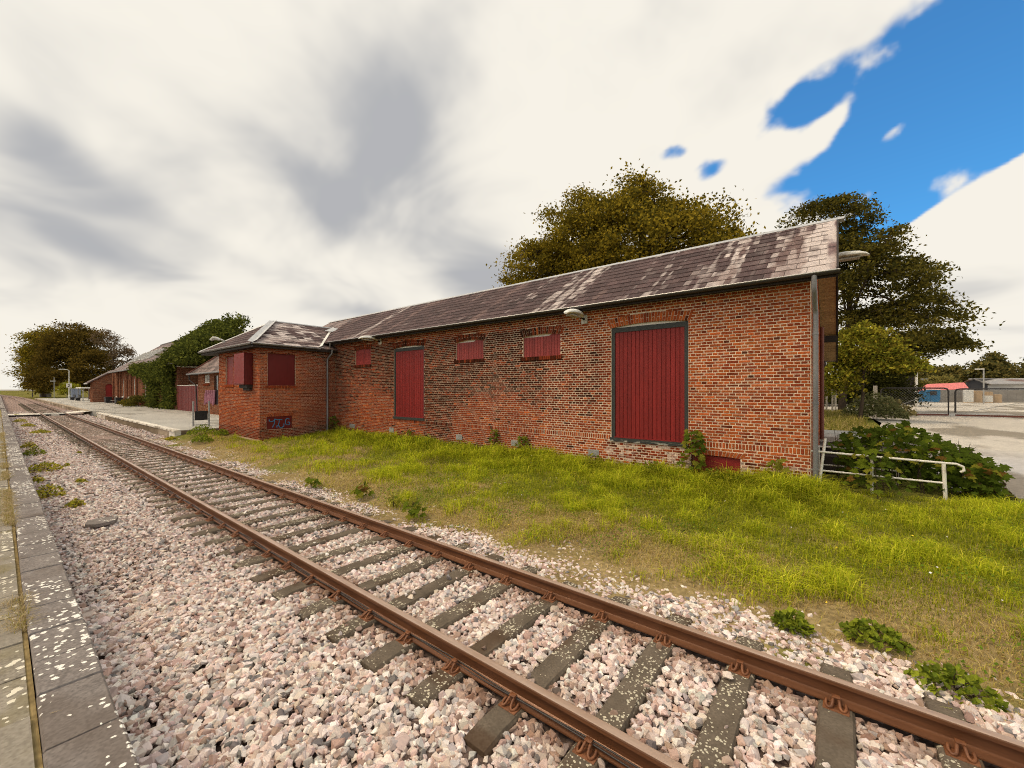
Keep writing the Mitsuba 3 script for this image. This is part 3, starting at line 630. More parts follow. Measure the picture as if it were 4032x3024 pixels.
rest = M(); ms.emit(rf, 300, rest); part(rf, 'slates', rest, 'slate', kind='stuff')
m = M()
for k in range(13):
    a = -25.2 + k * 1.95; m.prism([(-.13, -.075), (-.02, .012), (.02, .012), (.13, -.075), (.125, -.082), (0, -.005), (-.125, -.082)], (a, ridge_y, ridge_z + .045 + R.uniform(-.004, .004)), (0, 1, 0), (0, 0, 1), (1.945, 0, 0))
part(rf, 'ridge_capping', m, 'zinc')
m = M(); m.obox((-.005, eave_y - .02, eave_z - .10), (.035, 0, 0), (0, ridge_y - eave_y + .02, ridge_z - eave_z), (0, 0, .155)); m.obox((-.005, ridge_y, ridge_z - .10), (.035, 0, 0), (0, far_eave_y - ridge_y, far_eave_z - ridge_z), (0, 0, .15)); part(rf, 'bargeboard', m, 'dark_wood')
m = M(); m.obox((-.16, eave_y + .0, eave_z + .022), (.19, 0, 0), (0, ridge_y - eave_y, ridge_z - eave_z), (0, -.012, .014)); part(rf, 'verge_flashing', m, 'slate', uv=np.full((8, 2), 1.9))
nb = 34
for k in range(nb):
    t0, t1 = k / nb, (k + 1) / nb - .002; a = np.array([-.42, ridge_y + .03 + (far_eave_y - ridge_y - .1) * t0, ridge_z - .06 - (far_eave_y - ridge_y - .1) * TAN * t0])
    e = np.array([0, (far_eave_y - ridge_y - .1) * (t1 - t0), -(far_eave_y - ridge_y - .1) * TAN * (t1 - t0)])
    m = M().obox(a + np.array([0, 0, -.022 + R.uniform(-.004, .002)]), (.40, 0, 0), e, (0, 0, .015)); m.u = [np.full((8, 2), R.rand())]; part(rf, 'soffit_board', m, 'soffit_wood')
m = M()
for k in range(9): m.obox((-.42, eave_y + .05 + k * .36, eave_z - .075 + k * .36 * TAN), (.4, 0, 0), (0, .352, .352 * TAN), (0, 0, .015))
part(rf, 'eave_soffit', m, 'soffit_wood', uv=np.full((72, 2), .4))
part(rf, 'rafter', M().obox((-.40, 16.9, far_eave_z + .58), (.42, 0, 0), (0, .12, -.06), (0, 0, .14)).box(-.42, -.30, 17.4, 18.2, far_eave_z - .22, far_eave_z - .06), 'dark_wood')
part(gs, 'fascia', M().box(-19.0, .0, eave_y + .03, eave_y + .06, eave_z - .12, eave_z - .05).box(-19, -.40, eave_y + .06, YF - .03, eave_z - .075, eave_z - .06), 'dark_wood')
def gutter(a, b, r=.062, n=9, dark=True):
    a, b = np.asarray(a, float), np.asarray(b, float); d = (b - a) / np.linalg.norm(b - a); s = np.cross(d, [0, 0, 1.0]); an = np.linspace(math.pi, 2 * math.pi, n); P = []
    for rr in (r, r - .006):
        for t in an: P.append(s * math.cos(t) * rr + np.array([0, 0, math.sin(t) * rr]))
    P = np.array(P); V = np.vstack([a + P, b + P]); N = 2 * n; f = []
    loop = list(range(n)) + list(range(2 * n - 1, n - 1, -1))
    for i in range(N): p, q = loop[i], loop[(i + 1) % N]; f += [[p, q, N + q], [p, N + q, N + p]]
    return V, np.array(f)
def bead(a, b, r=.010): return tube([a, b], r, 6)
gy = eave_y - .055; gz = eave_z + .0
gt = part(gs, 'gutter', gutter((-19.05, gy, gz), (.05, gy, gz - .02)), 'dark_gutter'); part(gt, 'rim', bead((-19.05, gy - .061, gz + .002), (.05, gy - .061, gz - .018), .013), 'zinc')
m = M(); m.tube([(-.345, gy, gz - .05), (-.345, gy, gz - .30), (-.342, gy + .05, gz - .38), (-.338, 10.16, gz - .66), (-.335, 10.22, gz - .78), (-.335, 10.22, .36), (-.335, 10.20, .28), (-.30, 10.12, .17), (-.25, 10.02, .06)], .047, 12)
for z in (3.35, 1.95, .62): m.tube([(-.335, 10.22, z - .02), (-.335, 10.22, z + .02)], .053, 12)
part(gs, 'drainpipe', m, 'dull_zinc', smooth=40)
m = M().tube([(-.36, 15.9, .7), (-.36, 15.9, far_eave_z + .9)], .055, 10)
for z in (1.2, 2.1, 3.0): m.tube([(-.36, 15.9, z), (-.36, 15.9, z + .04)], .066, 10)
part(gs, 'drainpipe', m, 'rust_pipe', smooth=40, label='rust red pipe behind the gable corner')

# ---------------------------------------------------------------- projecting bay with its hipped roof
by = thing('signal_bay', 'hip-roofed brick bay projecting from the shed towards the track, windows boarded red', 'building')
BX0, BX1, BYF, BZ = -24.47, -19.3, 6.94, 4.12
ub = lambda x: x - BX0
WA = Opening(ub(-23.5), ub(-22.42), 2.47, 3.83); WB = Opening(7.25 - BYF, 8.42 - BYF, 2.41, 3.82); HB = Opening(7.2 - BYF, 8.27 - BYF, .49, 1.05, 0, .115)
P = sbox(0, -.4, BX1 - BX0 - .305, BZ).difference(sbox(WA.u0, WA.z0, WA.u1, WA.z1)); v, f = prism(P, (BX0, BYF + .007, 0), (1, 0, 0), (0, 0, 1), (0, .3, 0)); fw = part(by, 'wall', (v, f), 'mortar')
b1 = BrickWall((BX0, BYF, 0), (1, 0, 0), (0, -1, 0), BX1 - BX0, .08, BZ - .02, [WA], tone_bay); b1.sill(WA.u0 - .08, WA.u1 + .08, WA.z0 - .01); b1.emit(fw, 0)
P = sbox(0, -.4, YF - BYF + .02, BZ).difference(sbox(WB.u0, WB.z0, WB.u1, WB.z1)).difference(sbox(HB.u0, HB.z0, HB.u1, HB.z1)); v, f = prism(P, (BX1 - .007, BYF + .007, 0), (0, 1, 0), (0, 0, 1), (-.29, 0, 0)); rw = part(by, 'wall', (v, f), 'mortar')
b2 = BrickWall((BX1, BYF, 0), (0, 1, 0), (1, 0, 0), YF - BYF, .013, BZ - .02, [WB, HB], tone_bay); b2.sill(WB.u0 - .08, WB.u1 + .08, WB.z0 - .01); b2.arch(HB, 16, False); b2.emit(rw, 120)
part(by, 'wall', M().box(BX0, BX0 + .3, BYF + .31, YF + .3, -.4, BZ), 'far_brick')
part(by, 'boarded_window', M().box(-23.49, -22.43, BYF + .07, BYF + .1, 2.475, 3.825), 'red_paint', uv=np.full((8, 2), .2))
m = M().box(BX1 - .10, BX1 - .07, 7.255, 8.415, 2.415, 3.815, uv=(.7, .3)).box(BX1 - .07, BX1 - .06, 7.27, 8.40, 3.795, 3.812, uv=(.3, .3)); part(by, 'boarded_window', m, 'dark_red_paint', label='dark red boarded window on the side facing the grass')
hk = part(by, 'cellar_hatch', M().box(BX1 - .06, BX1 - .03, 7.205, 8.265, .495, 1.045), 'dark_red_paint', uv=np.full((8, 2), .6), label='dark red hatch with blue graffiti at the foot of the bay')
def strokes(lines, w, mk):
    m = M()
    for L_ in lines:
        q = np.array(L_, float); t = np.linspace(0, len(q) - 1, 6 * len(q)); i = np.arange(len(q)); q = np.c_[np.interp(t, i, q[:, 0]), np.interp(t, i, q[:, 1])]
        m.add(*tube(np.array([mk(a, b) for a, b in q]), w, 6))
    return m
G = [[(.12, .80), (.12, .66), (.20, .60), (.30, .66), (.32, .80)], [(.32, .82), (.33, .58), (.30, .38), (.24, .14)], [(.34, .80), (.44, .72), (.52, .76), (.62, .70)], [(.50, .74), (.50, .52), (.47, .34), (.50, .20)], [(.42, .10), (.40, .22), (.48, .26), (.52, .12), (.60, .08), (.68, .16), (.69, .40)],
     [(.90, .72), (.84, .80), (.77, .74), (.74, .52), (.77, .32), (.85, .26), (.92, .32), (.92, .48), (.84, .50)]]
part(hk, 'graffiti', strokes(G, .017, lambda a, b: (BX1 - .033, 7.205 + a * 1.06, .495 + b * .55)), 'graffiti_blue', label='blue spray-painted letters reading Y T L G')
bxk = part(by, 'bay_window_box', M().box(-21.24, -20.04, 6.60, 6.93, 2.49, 3.83), 'red_paint', uv=np.full((8, 2), .5), label='red boarded box projecting from the front wall')
part(bxk, 'side_panel', M().box(-20.041, -20.03, 6.62, 6.93, 2.52, 3.81), 'dark_red_paint', uv=np.full((8, 2), .1)); part(bxk, 'trim', M().box(-21.26, -20.02, 6.58, 6.935, 2.45, 2.50).box(-20.045, -20.015, 6.59, 6.62, 2.5, 3.83), 'dark_red_paint')
part(by, 'corbel', M().box(-21.0, -20.05, 6.72, 6.93, 2.30, 2.45).box(-20.85, -20.1, 6.82, 6.93, 2.19, 2.30), 'dark_wood')
# roof
ex0, ex1, ey, ez, pk, pz, re = -26.1, -19.02, 6.58, 4.18, (-22.56, 8.77), 5.69, 12.0
br = fresh(by + '__roof'); t_ = .04
Vr = np.array([(ex0, ey, ez), (ex1, ey, ez), (ex1, re, ez), (ex0, re, ez), (pk[0], pk[1], pz), (pk[0], re, pz)]); lo = Vr - [0, 0, t_]
fr_ = np.array([[0, 1, 4], [1, 2, 5], [1, 5, 4], [0, 4, 5], [0, 5, 3]]); m = M().add(np.vstack([Vr, lo]), np.vstack([fr_, fr_[:, ::-1] + 6, [[0, 6, 7], [0, 7, 1], [1, 7, 8], [1, 8, 2], [3, 9, 6], [3, 6, 0]]])); put(br, m, 'far_slate')
run, rise = ex1 - pk[0], pz - ez; ln = math.hypot(run, rise); uu = np.array([0, 1.0, 0]); ww = np.array([-run / ln, 0, rise / ln])
lime_bay = lambda x, y, row, r: (.78 + .3 * r.normal()) * (.55 + .45 * (r.rand() < .8)) if y < 10.4 else .35 * r.rand()
yj = eave_y + (ez - eave_z) / TAN
sr = Slope((ex1, ey, ez + .004), uu, ww, [(0, 0), (yj - ey + .12, 0), (eave_y + (pz - eave_z) / TAN - ey, ln), (pk[1] - ey, ln)], .30, .36, lime_bay, 8)
rest = M(); sr.emit(br, 140, rest)
run2 = pk[1] - ey; l2 = math.hypot(run2, rise)
sf = Slope((ex0, ey, ez + .004), (1, 0, 0), (0, run2 / l2, rise / l2), [(0, 0), (ex1 - ex0, 0), (pk[0] - ex0, l2)], .30, .36, lambda x, y, row, r: .12 * r.rand(), 9)
sf.emit(br, 0, rest); part(br, 'slates', rest, 'slate', kind='stuff')
def strip(a, b, w, n, th=.012):
    a, b, n, w = (np.asarray(t, float) for t in (a, b, n, w)); return M().obox(a - w / 2 + n * .02, b - a, w, n * th)
hipd = np.array([pk[0] - ex1, pk[1] - ey, rise]); nr = np.array([rise, 0, run]) / ln; nf = np.array([0, -rise, run2]) / l2; pz4 = np.array([ex1, ey, ez])
fl = M()
for nn, sg in ((nr, 1), (nf, -1)):
    w = np.cross(hipd / np.linalg.norm(hipd), nn) * .20 * (-sg); a = pz4 + nn * .032; w = w if sg > 0 else w
    v = [a, a + hipd, a + hipd + w, a + w]; v += [q + nn * .006 for q in v]; fq = QUAD6 if np.dot(np.cross(hipd, w), nn) > 0 else QUAD6[:, ::-1]; fl.add(v, fq)
part(br, 'hip_flashing', fl, 'zinc')
part(br, 'hip_flashing', M().tube([(ex0, ey, ez + .03), (pk[0], pk[1], pz + .03)], .05, 6), 'zinc')
yv = eave_y + (pz - eave_z) / TAN
part(br, 'ridge_capping', M().tube([(pk[0], pk[1] - .05, pz + .025), (pk[0], yv, pz + .025)], .05, 6), 'zinc')
vd = np.array([pk[0] - ex1, yv - yj, pz - ez]); va = np.array([ex1, yj, ez]); nm = np.array([0, -s_, c_]); w = np.cross(nm, vd / np.linalg.norm(vd)) * .16
vv = [va + nm * .045, va + nm * .045 + vd, va + nm * .045 + vd - w, va + nm * .045 - w]; vv += [q + nm * .008 for q in vv]
vf = QUAD6 if np.dot(np.cross(vd, -w), nm) > 0 else QUAD6[:, ::-1]; part(br, 'valley_flashing', M().add(vv, vf), 'lamp_white')
part(br, 'loose_sheet', M().obox((-21.7, 11.0, 5.42), (.55, .12, -.10), (-.12, .5, .22), (0, 0, .015)), 'zinc')
for a, b in (((ex0, ey - .05, ez), (ex1, ey - .05, ez)), ((ex1 + .05, ey - .05, ez), (ex1 + .05, yj + .02, ez - .02))):
    g = part(by, 'gutter', gutter(a, b, .06), 'dull_zinc'); off = np.cross(np.subtract(b, a) / np.linalg.norm(np.subtract(b, a)), [0, 0, 1.0]) * .06; part(g, 'rim', bead(np.array(a) + off, np.array(b) + off, .011), 'zinc')
part(by, 'eave_soffit', M().box(ex0 + .05, ex1 - .02, ey + .02, BYF - .002, ez - .16, ez - .06).box(BX1 + .002, ex1 - .01, BYF, YF - .1, ez - .16, ez - .06).box(ex0 + .05, BX0 - .002, BYF, YF, ez - .16, ez - .06), 'dark_wood')
m = M().tube([(ex1 + .05, 9.98, ez - .04), (ex1 + .04, 9.97, ez - .22), (-19.16, 9.88, ez - .42), (-19.2, 9.86, ez - .52), (-19.2, 9.86, .1)], .042, 10)
for z in (2.3, 1.0): m.tube([(-19.2, 9.86, z), (-19.2, 9.86, z + .05)], .05, 10)
m.tube([(-18.9, gy, gz - .04), (-18.92, gy + .0, gz - .14), (-18.98, gy + .03, gz - .24), (-18.99, gy + .04, ez + .02)], .04, 10); part(by, 'drainpipe', m, 'dull_zinc', smooth=40)

# ---------------------------------------------------------------- wall lamps
def wall_lamp(label, P, u, w):     # P on the wall, u outward, w sideways
    P, u, w = (np.asarray(t, float) for t in (P, u, w)); k = thing('wall_lamp', label, 'lamp'); z = np.array([0, 0, 1.0])
    part(k, 'bracket', M().obox(P - w * .09 - z * .12, w * .18, u * .045, z * .24) if np.dot(np.cross(w, u), z) > 0 else M().obox(P + w * .09 - z * .12, -w * .18, u * .045, z * .24), 'lamp_white')
    part(k, 'arm', tube([P + u * .03, P + u * .13 + z * .02, P + u * .24 + z * .10], .032, 8), 'black', smooth=True)
    m = M(); rings = [(.16, .05, .02, .03), (.22, .10, .07, .07), (.36, .145, .11, .10), (.62, .155, .115, .105), (.84, .145, .09, .085), (.97, .11, .05, .055), (1.03, .06, .01, .02)]; n = 14; V = []
    for (d, hw, hh, zc) in rings:
        for i in range(n):
            a = 2 * math.pi * i / n; sz = math.sin(a); V.append(P + u * d + w * hw * math.cos(a) + z * (.04 + zc * .5 + (hh * sz if sz > 0 else .035 * sz)))
    f = [[i * n + j, i * n + (j + 1) % n, (i + 1) * n + (j + 1) % n, (i + 1) * n + j] for i in range(len(rings) - 1) for j in range(n)]
    f = np.array(f); t = np.vstack([f[:, [0, 1, 2]], f[:, [0, 2, 3]], [[0, j + 1, j] for j in range(1, n - 1)], [[6 * n, 6 * n + j, 6 * n + j + 1] for j in range(1, n - 1)]])
    if np.dot(np.cross(u, w), z) > 0: pass
    part(k, 'hood', M().add(V, t), 'lamp_white', smooth=40)
    part(k, 'lens', M().obox(P + u * .40 - w * .10 - z * .005, u * .46, w * .2, z * .03) if np.dot(np.cross(u, w), z) > 0 else M().obox(P + u * .40 + w * .10 - z * .005, u * .46, -w * .2, z * .03), 'grey_wood')
wall_lamp('weathered white wall lamp above and left of the largest red door', (-5.56, YF - .01, 4.20), (0, -1, 0), (1, 0, 0))
wall_lamp('white wall lamp under the eave between the small shutter and the left door', (-15.44, YF - .01, 4.30), (0, -1, 0), (1, 0, 0))
wall_lamp('white lamp sticking out from the gable end behind the roof verge', (-.42, 13.0, 5.42), (1, 0, 0), (0, 1, 0))
k = thing('gooseneck_lamp', 'white gooseneck lamp rising behind the left eave of the projecting bay', 'lamp')
part(k, 'pole', tube([(-24.5, 7.3, 3.6), (-24.75, 7.3, 3.8), (-24.85, 7.3, 4.62), (-24.88, 7.24, 4.78), (-24.92, 7.12, 4.83)], .045, 8), 'lamp_white', smooth=True)
part(k, 'hood', tube([(-24.92, 7.12, 4.80), (-24.98, 7.0, 4.86), (-25.05, 6.86, 4.86), (-25.1, 6.76, 4.76)], [.05, .09, .10, .07], 8), 'lamp_white', smooth=True)
# ---------------------------------------------------------------- hut, fence, station, outhouse
hu = thing('hut', 'small brick hut with hipped slate roof and faded pink graffiti, left of the bay', 'hut')
hp = sbox(0, 0, 9.3, 3.5).difference(sbox(1.75, 2.70, 3.15, 3.42)).difference(sbox(4.3, .9, 5.3, 3.3)); v, f = prism(hp, (-44.3, 11.0, .1), (1, 0, 0), (0, 0, 1), (0, .3, 0)); part(hu, 'wall', (v, f), 'far_brick')
part(hu, 'wall', M().box(-44.3, -44.0, 11.31, 16.2, .1, 3.6).box(-35.3, -35.0, 11.31, 16.2, .1, 3.6), 'far_brick')
w = fresh(hu + '__window'); part(w, 'pane', M().box(-42.5, -41.2, 11.12, 11.14, 2.82, 3.50), 'window_dark')
part(w, 'frame', M().box(-42.53, -41.17, 11.04, 11.10, 2.80, 2.88).box(-42.53, -42.47, 11.05, 11.10, 2.88, 3.5).box(-41.23, -41.17, 11.05, 11.1, 2.88, 3.5), 'white_paint')
m = M()
for q in range(5): m.box(-42.35 + q * .24, -42.32 + q * .24, 11.01, 11.04, 2.88, 3.5)
part(w, 'bar', m, 'white_paint'); part(hu, 'sill', M().box(-42.65, -41.05, 10.92, 11.05, 2.58, 2.72), 'brick', uv=np.full((8, 2), .3))
part(hu, 'door', M().box(-39.98, -39.05, 11.1, 11.15, 1.0, 3.38), 'window_dark')
gp_ = M()
for q in range(5): gp_.tube([(-42.3 + q * .55, 10.985, .95 + .25 * (q % 2)), (-42.15 + q * .55, 10.985, 1.9), (-41.95 + q * .5, 10.985, 1.1), (-41.9 + q * .52, 10.985, 2.2)], .085, 5)
part(hu, 'graffiti', gp_, 'graffiti_pink', label='faded pink graffiti')
E4 = [(-45.7, 10.6, 3.64), (-34.0, 10.6, 3.64), (-34, 16.6, 3.64), (-45.7, 16.6, 3.64), (-42.7, 13.6, 6.4), (-37, 13.6, 6.4)]; V6 = np.array(E4)
ft = np.array([[0, 1, 5], [0, 5, 4], [1, 2, 5], [2, 3, 4], [2, 4, 5], [3, 0, 4]])
m = M().add(np.vstack([V6, V6 - [0, 0, .1]]), np.vstack([ft, ft[:, ::-1] + 6, [[0, 6, 7], [0, 7, 1], [3, 9, 6], [3, 6, 0]]])); hr = part(hu, 'roof', m, 'far_slate')
part(hr, 'hip_capping', tube([V6[0] + [0, 0, .05], V6[4] + [0, 0, .06]], .05, 6), 'rust_pipe'); part(hu, 'gutter', M().tube([(-45.8, 10.54, 3.6), (-36, 10.54, 3.6)], .07, 6), 'dull_zinc')
part(hu, 'drainpipe', tube([(-45.2, 10.56, 3.55), (-45.2, 10.6, 3.1), (-44.5, 10.9, 2.62), (-44.38, 10.95, .25)], .05, 6), 'dark_gutter')
fe = thing('board_fence', 'weathered red board fence between the hut and the ivy-clad station', 'fence')
for q in range(30):
    a = -51.95 + q * .253; m = M().box(a, a + .243, 11.2 + R.uniform(-.01, .01), 11.24, .2, 2.60 + R.uniform(-.02, .03), uv=(R.rand(), R.rand())); part(fe, 'board', m, 'far_red_paint')
part(fe, 'top_rail', M().box(-51.95, -44.3, 11.17, 11.27, 2.62, 2.68), 'white_paint')
stn = thing('station_building', 'long low brick station with brown slate roof, skylights and ivy over its near end', 'station')
wx = [(-86.0, .95), (-81.2, .9), (-76.6, 1.0), (-73.6, 1.0), (-67.0, 1.0), (-61.2, 1.0)]; dr_ = [(-83.9, 1.3), (-79.2, 1.3)]
hp = sbox(0, 0, 37, 4.75)
for x, w in wx: hp = hp.difference(sbox(x + 89 - w / 2, 1.1, x + 89 + w / 2, 3.6))
for x, w in dr_: hp = hp.difference(sbox(x + 89 - w / 2, .01, x + 89 + w / 2, 3.5))
v, f = prism(hp, (-89, 11.3, .15), (1, 0, 0), (0, 0, 1), (0, .35, 0)); part(stn, 'wall', (v, f), 'far_brick')
part(stn, 'wall', M().box(-89, -88.65, 11.66, 19.8, .15, 4.9).box(-88.6, -52, 19.5, 19.8, .15, 4.9), 'far_brick')
for x, w in wx:
    k = fresh(stn + '__window'); part(k, 'pane', M().box(x - w / 2, x + w / 2, 11.52, 11.54, 1.25, 3.75), 'window_dark')
    m = M().box(x - w / 2, x - w / 2 + .12, 11.38, 11.5, 1.25, 3.75).box(x + w / 2 - .12, x + w / 2, 11.38, 11.5, 1.25, 3.75).box(x - .04, x + .04, 11.40, 11.5, 1.37, 3.63).box(x - w / 2, x + w / 2, 11.385, 11.5, 2.75, 2.85).box(x - w / 2 - .1, x + w / 2 + .1, 11.2, 11.5, 1.12, 1.25); part(k, 'frame', m, 'white_paint')
for x, w in dr_: part(stn, 'door', M().box(x - w / 2, x + w / 2, 11.45, 11.5, .16, 3.65), 'far_red_paint', uv=np.full((8, 2), .3))
for x in (-88.8, -85.0, -82.9, -78.0, -75.1, -71.5, -65): part(stn, 'pilaster', M().box(x - .25, x + .25, 11.12, 11.298, .15, 4.88), 'far_brick')
E5 = np.array([(-87.3, 10.55, 4.9), (-50, 10.55, 4.9), (-50, 20.6, 4.9), (-87.3, 20.6, 4.9), (-81.8, 15.6, 9.1), (-50, 15.6, 9.1)])
ft = np.array([[0, 1, 5], [0, 5, 4], [1, 2, 5], [2, 3, 4], [2, 4, 5], [3, 0, 4]])
sr_ = part(stn, 'roof', M().add(np.vstack([E5, E5 - [0, 0, .14]]), np.vstack([ft, ft[:, ::-1] + 6, [[0, 6, 7], [0, 7, 1], [1, 7, 8], [1, 8, 2], [3, 9, 6], [3, 6, 0]]])), 'far_slate')
sw = np.array([0, 5.05, 4.2]); sw /= np.linalg.norm(sw); sn = np.array([0, -4.2, 5.05]); sn /= np.linalg.norm(sn)
for q in range(6):
    x = -83.0 + q * 2.35; b = np.array([x, 10.55, 4.9]) + sw * (2.0 + .1 * (q % 2)); k = fresh(sr_ + '__skylight')
    m = M().obox(b + sn * .02, (.14, 0, 0), sw * 2.5, sn * .14).obox(b + sn * .02 + [.9, 0, 0], (.14, 0, 0), sw * 2.5, sn * .14).obox(b + sn * .02 + [.14, 0, 0], (.76, 0, 0), sw * .12, sn * .13).obox(b + sn * .02 + [.14, 0, 0] + sw * 2.38, (.76, 0, 0), sw * .12, sn * .13); put(k, m, 'lamp_white')
    part(sr_, 'skylight_pane', M().obox(b + sn * .06 + [.14, 0, 0] + sw * .12, (.76, 0, 0), sw * 2.26, sn * .03), 'window_dark')
part(sr_, 'ridge_capping', tube([(-81.8, 15.6, 9.13), (-50, 15.6, 9.13)], .09, 6), 'dull_zinc'); part(stn, 'gutter', tube([(-87.4, 10.48, 4.83), (-50, 10.48, 4.83)], .08, 6), 'dull_zinc')
wg = thing('brick_wing', 'flat-roofed brick wing with a white coping behind the red fence', 'building')
part(wg, 'wall', M().box(-56, -52, 11.30, 16.4, .2, 4.5), 'far_brick'); part(wg, 'pillar', M().box(-53.1, -51.96, 11.22, 11.6, .2, 4.52), 'far_brick'); part(wg, 'coping', M().box(-56, -51.9, 11.18, 16.5, 4.52, 4.64), 'white_paint')
oh = thing('outhouse', 'small gabled brick outhouse with an arched bright red door beside the station', 'outhouse')
gz_ = lambda y: 3.2 + (y - 8.9) * .71 if y < 11.9 else 3.2 + 3 * .71 - (y - 11.9) * .71
gp_ = Polygon([(9.46, .2), (14.4, .2), (14.4, gz_(14.4)), (11.9, gz_(11.9)), (9.46, gz_(9.46))]).difference(Polygon([(10.95, .2), (11.85, .2)] + [(11.4 + .45 * math.cos(a), 2.75 + .45 * math.sin(a)) for a in np.linspace(0, math.pi, 11)]))
v, f = prism(gp_, (-94.3, 0, 0), (0, 1, 0), (0, 0, 1), (-.3, 0, 0)); part(oh, 'wall', (v, f), 'far_brick'); part(oh, 'wall', M().box(-97, -94.61, 9.46, 9.8, .2, 3.5).box(-97, -96.7, 9.81, 14.4, .2, 3.4), 'far_brick')
part(oh, 'door', M().box(-94.5, -94.45, 10.9, 11.9, .2, 3.25), 'red_paint', uv=np.full((8, 2), .9), label='bright red arched door')
m = M(); m.obox((-97.3, 8.85, 3.2), (3.5, 0, 0), (0, 3.1, 2.2), (0, -.08, .12)); m.obox((-97.3, 11.9, 5.40), (3.5, 0, 0), (0, 3.1, -2.2), (0, .08, .12)); part(oh, 'roof', m, 'far_slate'); part(oh, 'gutter', tube([(-97.4, 8.8, 3.2), (-93.9, 8.8, 3.2)], .07, 6), 'lamp_white')
def bench(x, y, lab):
    k = thing('bench', lab, 'bench')
    for q in range(4): part(k, 'seat_slat', M().box(x - .8, x + .8, y - .45 + q * .115, y - .36 + q * .115, .62, .66), 'grey_wood')
    for q in range(3): part(k, 'back_slat', M().box(x - .8, x + .8, y + .06 + q * .03, y + .09 + q * .03, .72 + q * .15, .83 + q * .15), 'grey_wood')
    for e in (-.7, .7): part(k, 'leg', M().box(x + e - .04, x + e + .04, y - .42, y - .34, .2, .62).box(x + e - .04, x + e + .04, y + .0, y + .06, .2, 1.1), 'black')
bench(-85.3, 11.0, 'slatted bench at the station wall nearer the arched red door'); bench(-76.0, 10.9, 'slatted bench at the station wall nearer the ivy')
def planter(x, y, lab, sx=.6):
    k = thing('litter_bin', lab, 'bin'); part(k, 'body', M().box(x - sx, x + sx, y - .35, y + .35, .25, 1.05), 'black'); part(k, 'rim', M().box(x - sx - .04, x + sx + .04, y - .39, y + .39, 1.05, 1.12), 'dark_gutter'); part(k, 'foot', M().box(x - sx + .1, x + sx - .1, y - .25, y + .25, .2, .25), 'steel_grey')
planter(-88.6, 10.6, 'black bin beside the far station bench'); planter(-80.5, 10.7, 'black bin between the two station benches', .7)
shl = thing('shelter', 'small glazed waiting shelter with a white flat roof on the station platform', 'shelter')
for x, y in ((-113.8, 9.5), (-106.6, 9.5), (-113.8, 10.9), (-106.6, 10.9), (-110.2, 10.9)): part(shl, 'post', M().box(x - .06, x + .06, y - .06, y + .06, .2, 2.5), 'steel_grey')
part(shl, 'roof', M().box(-114.1, -106.3, 9.2, 11.2, 2.5, 2.72), 'white_paint'); part(shl, 'pane', M().add([(-106.6, 9.56, .5), (-106.6, 10.84, .5), (-106.6, 10.84, 2.4), (-106.6, 9.56, 2.4)], [[0, 1, 2], [0, 2, 3]]), 'glass')
part(shl, 'back_panel', M().box(-113.7, -106.7, 10.95, 10.99, .4, 2.4), 'far_brick')
for x in (-120.5, -111.5):
    k = thing('bench', 'low black bench left of the glazed shelter' if x < -115 else 'low black bench in front of the glazed shelter', 'bench'); part(k, 'seat', M().box(x - 1.6, x + 1.6, 9.0, 9.5, .62, .74), 'black'); part(k, 'back', M().box(x - 1.6, x + 1.6, 9.5, 9.58, .74, 1.25), 'black'); part(k, 'leg', M().box(x - 1.5, x - 1.3, 9.05, 9.45, .2, .62).box(x + 1.3, x + 1.5, 9.05, 9.45, .2, .62), 'black')
k = thing('cabinet', 'blue-grey metal cabinet beside the platform lamp post', 'cabinet'); part(k, 'body', M().box(-139.2, -137.5, 10.4, 11.9, .2, 2.45), 'blue_grey_metal'); part(k, 'lid', M().box(-139.3, -137.4, 10.3, 12.0, 2.45, 2.55), 'steel_grey')
for q in range(3): part(k, 'door', M().box(-137.49, -137.46, 10.45 + q * .49, 10.90 + q * .49, .3, 2.35), 'blue_grey_metal')
k = thing('platform_lamp', 'tall pale platform lamp post carrying the track number sign', 'lamp post'); part(k, 'post', tube([(-135.2, 9.85, .2), (-135.2, 9.85, 1.2), (-135.2, 9.85, 1.21), (-135.2, 9.85, 6.55), (-135.2, 9.6, 6.75), (-135.2, 9.2, 6.78)], [.13, .13, .085, .07, .06, .06], 8), 'lamp_white', smooth=True); part(k, 'head', M().obox((-135.4, 8.35, 6.72), (.4, 0, 0), (0, .95, .05), (0, 0, .14)), 'lamp_white')
k = thing('number_sign', 'small white sign with a black 2 on the lamp post', 'sign'); part(k, 'plate', M().box(-135.06, -135.02, 9.40, 10.30, 2.75, 3.65), 'white_plaster')
tm = meshkit.text_mesh('2', .58, .03, True); tv = np.array(tm.vertices); part(k, 'numeral', (np.c_[-135.02 + tv[:, 2], 9.85 + (tv[:, 0] - tv[:, 0].mean()), 2.91 + tv[:, 1]], np.array(tm.faces)), 'black')
k = thing('notice_board', 'black notice board on two grey posts at the near end of the station platform', 'sign board')
for y in (6.72, 7.45): part(k, 'post', tube([(-27.95, y, .1), (-27.95, y, 1.58)], .045, 8), 'steel_grey')
part(k, 'board', M().box(-27.97, -27.93, 6.79, 7.39, .52, 1.03), 'black'); part(k, 'crossbar', M().box(-27.96, -27.94, 6.75, 7.42, .25, .29), 'steel_grey')
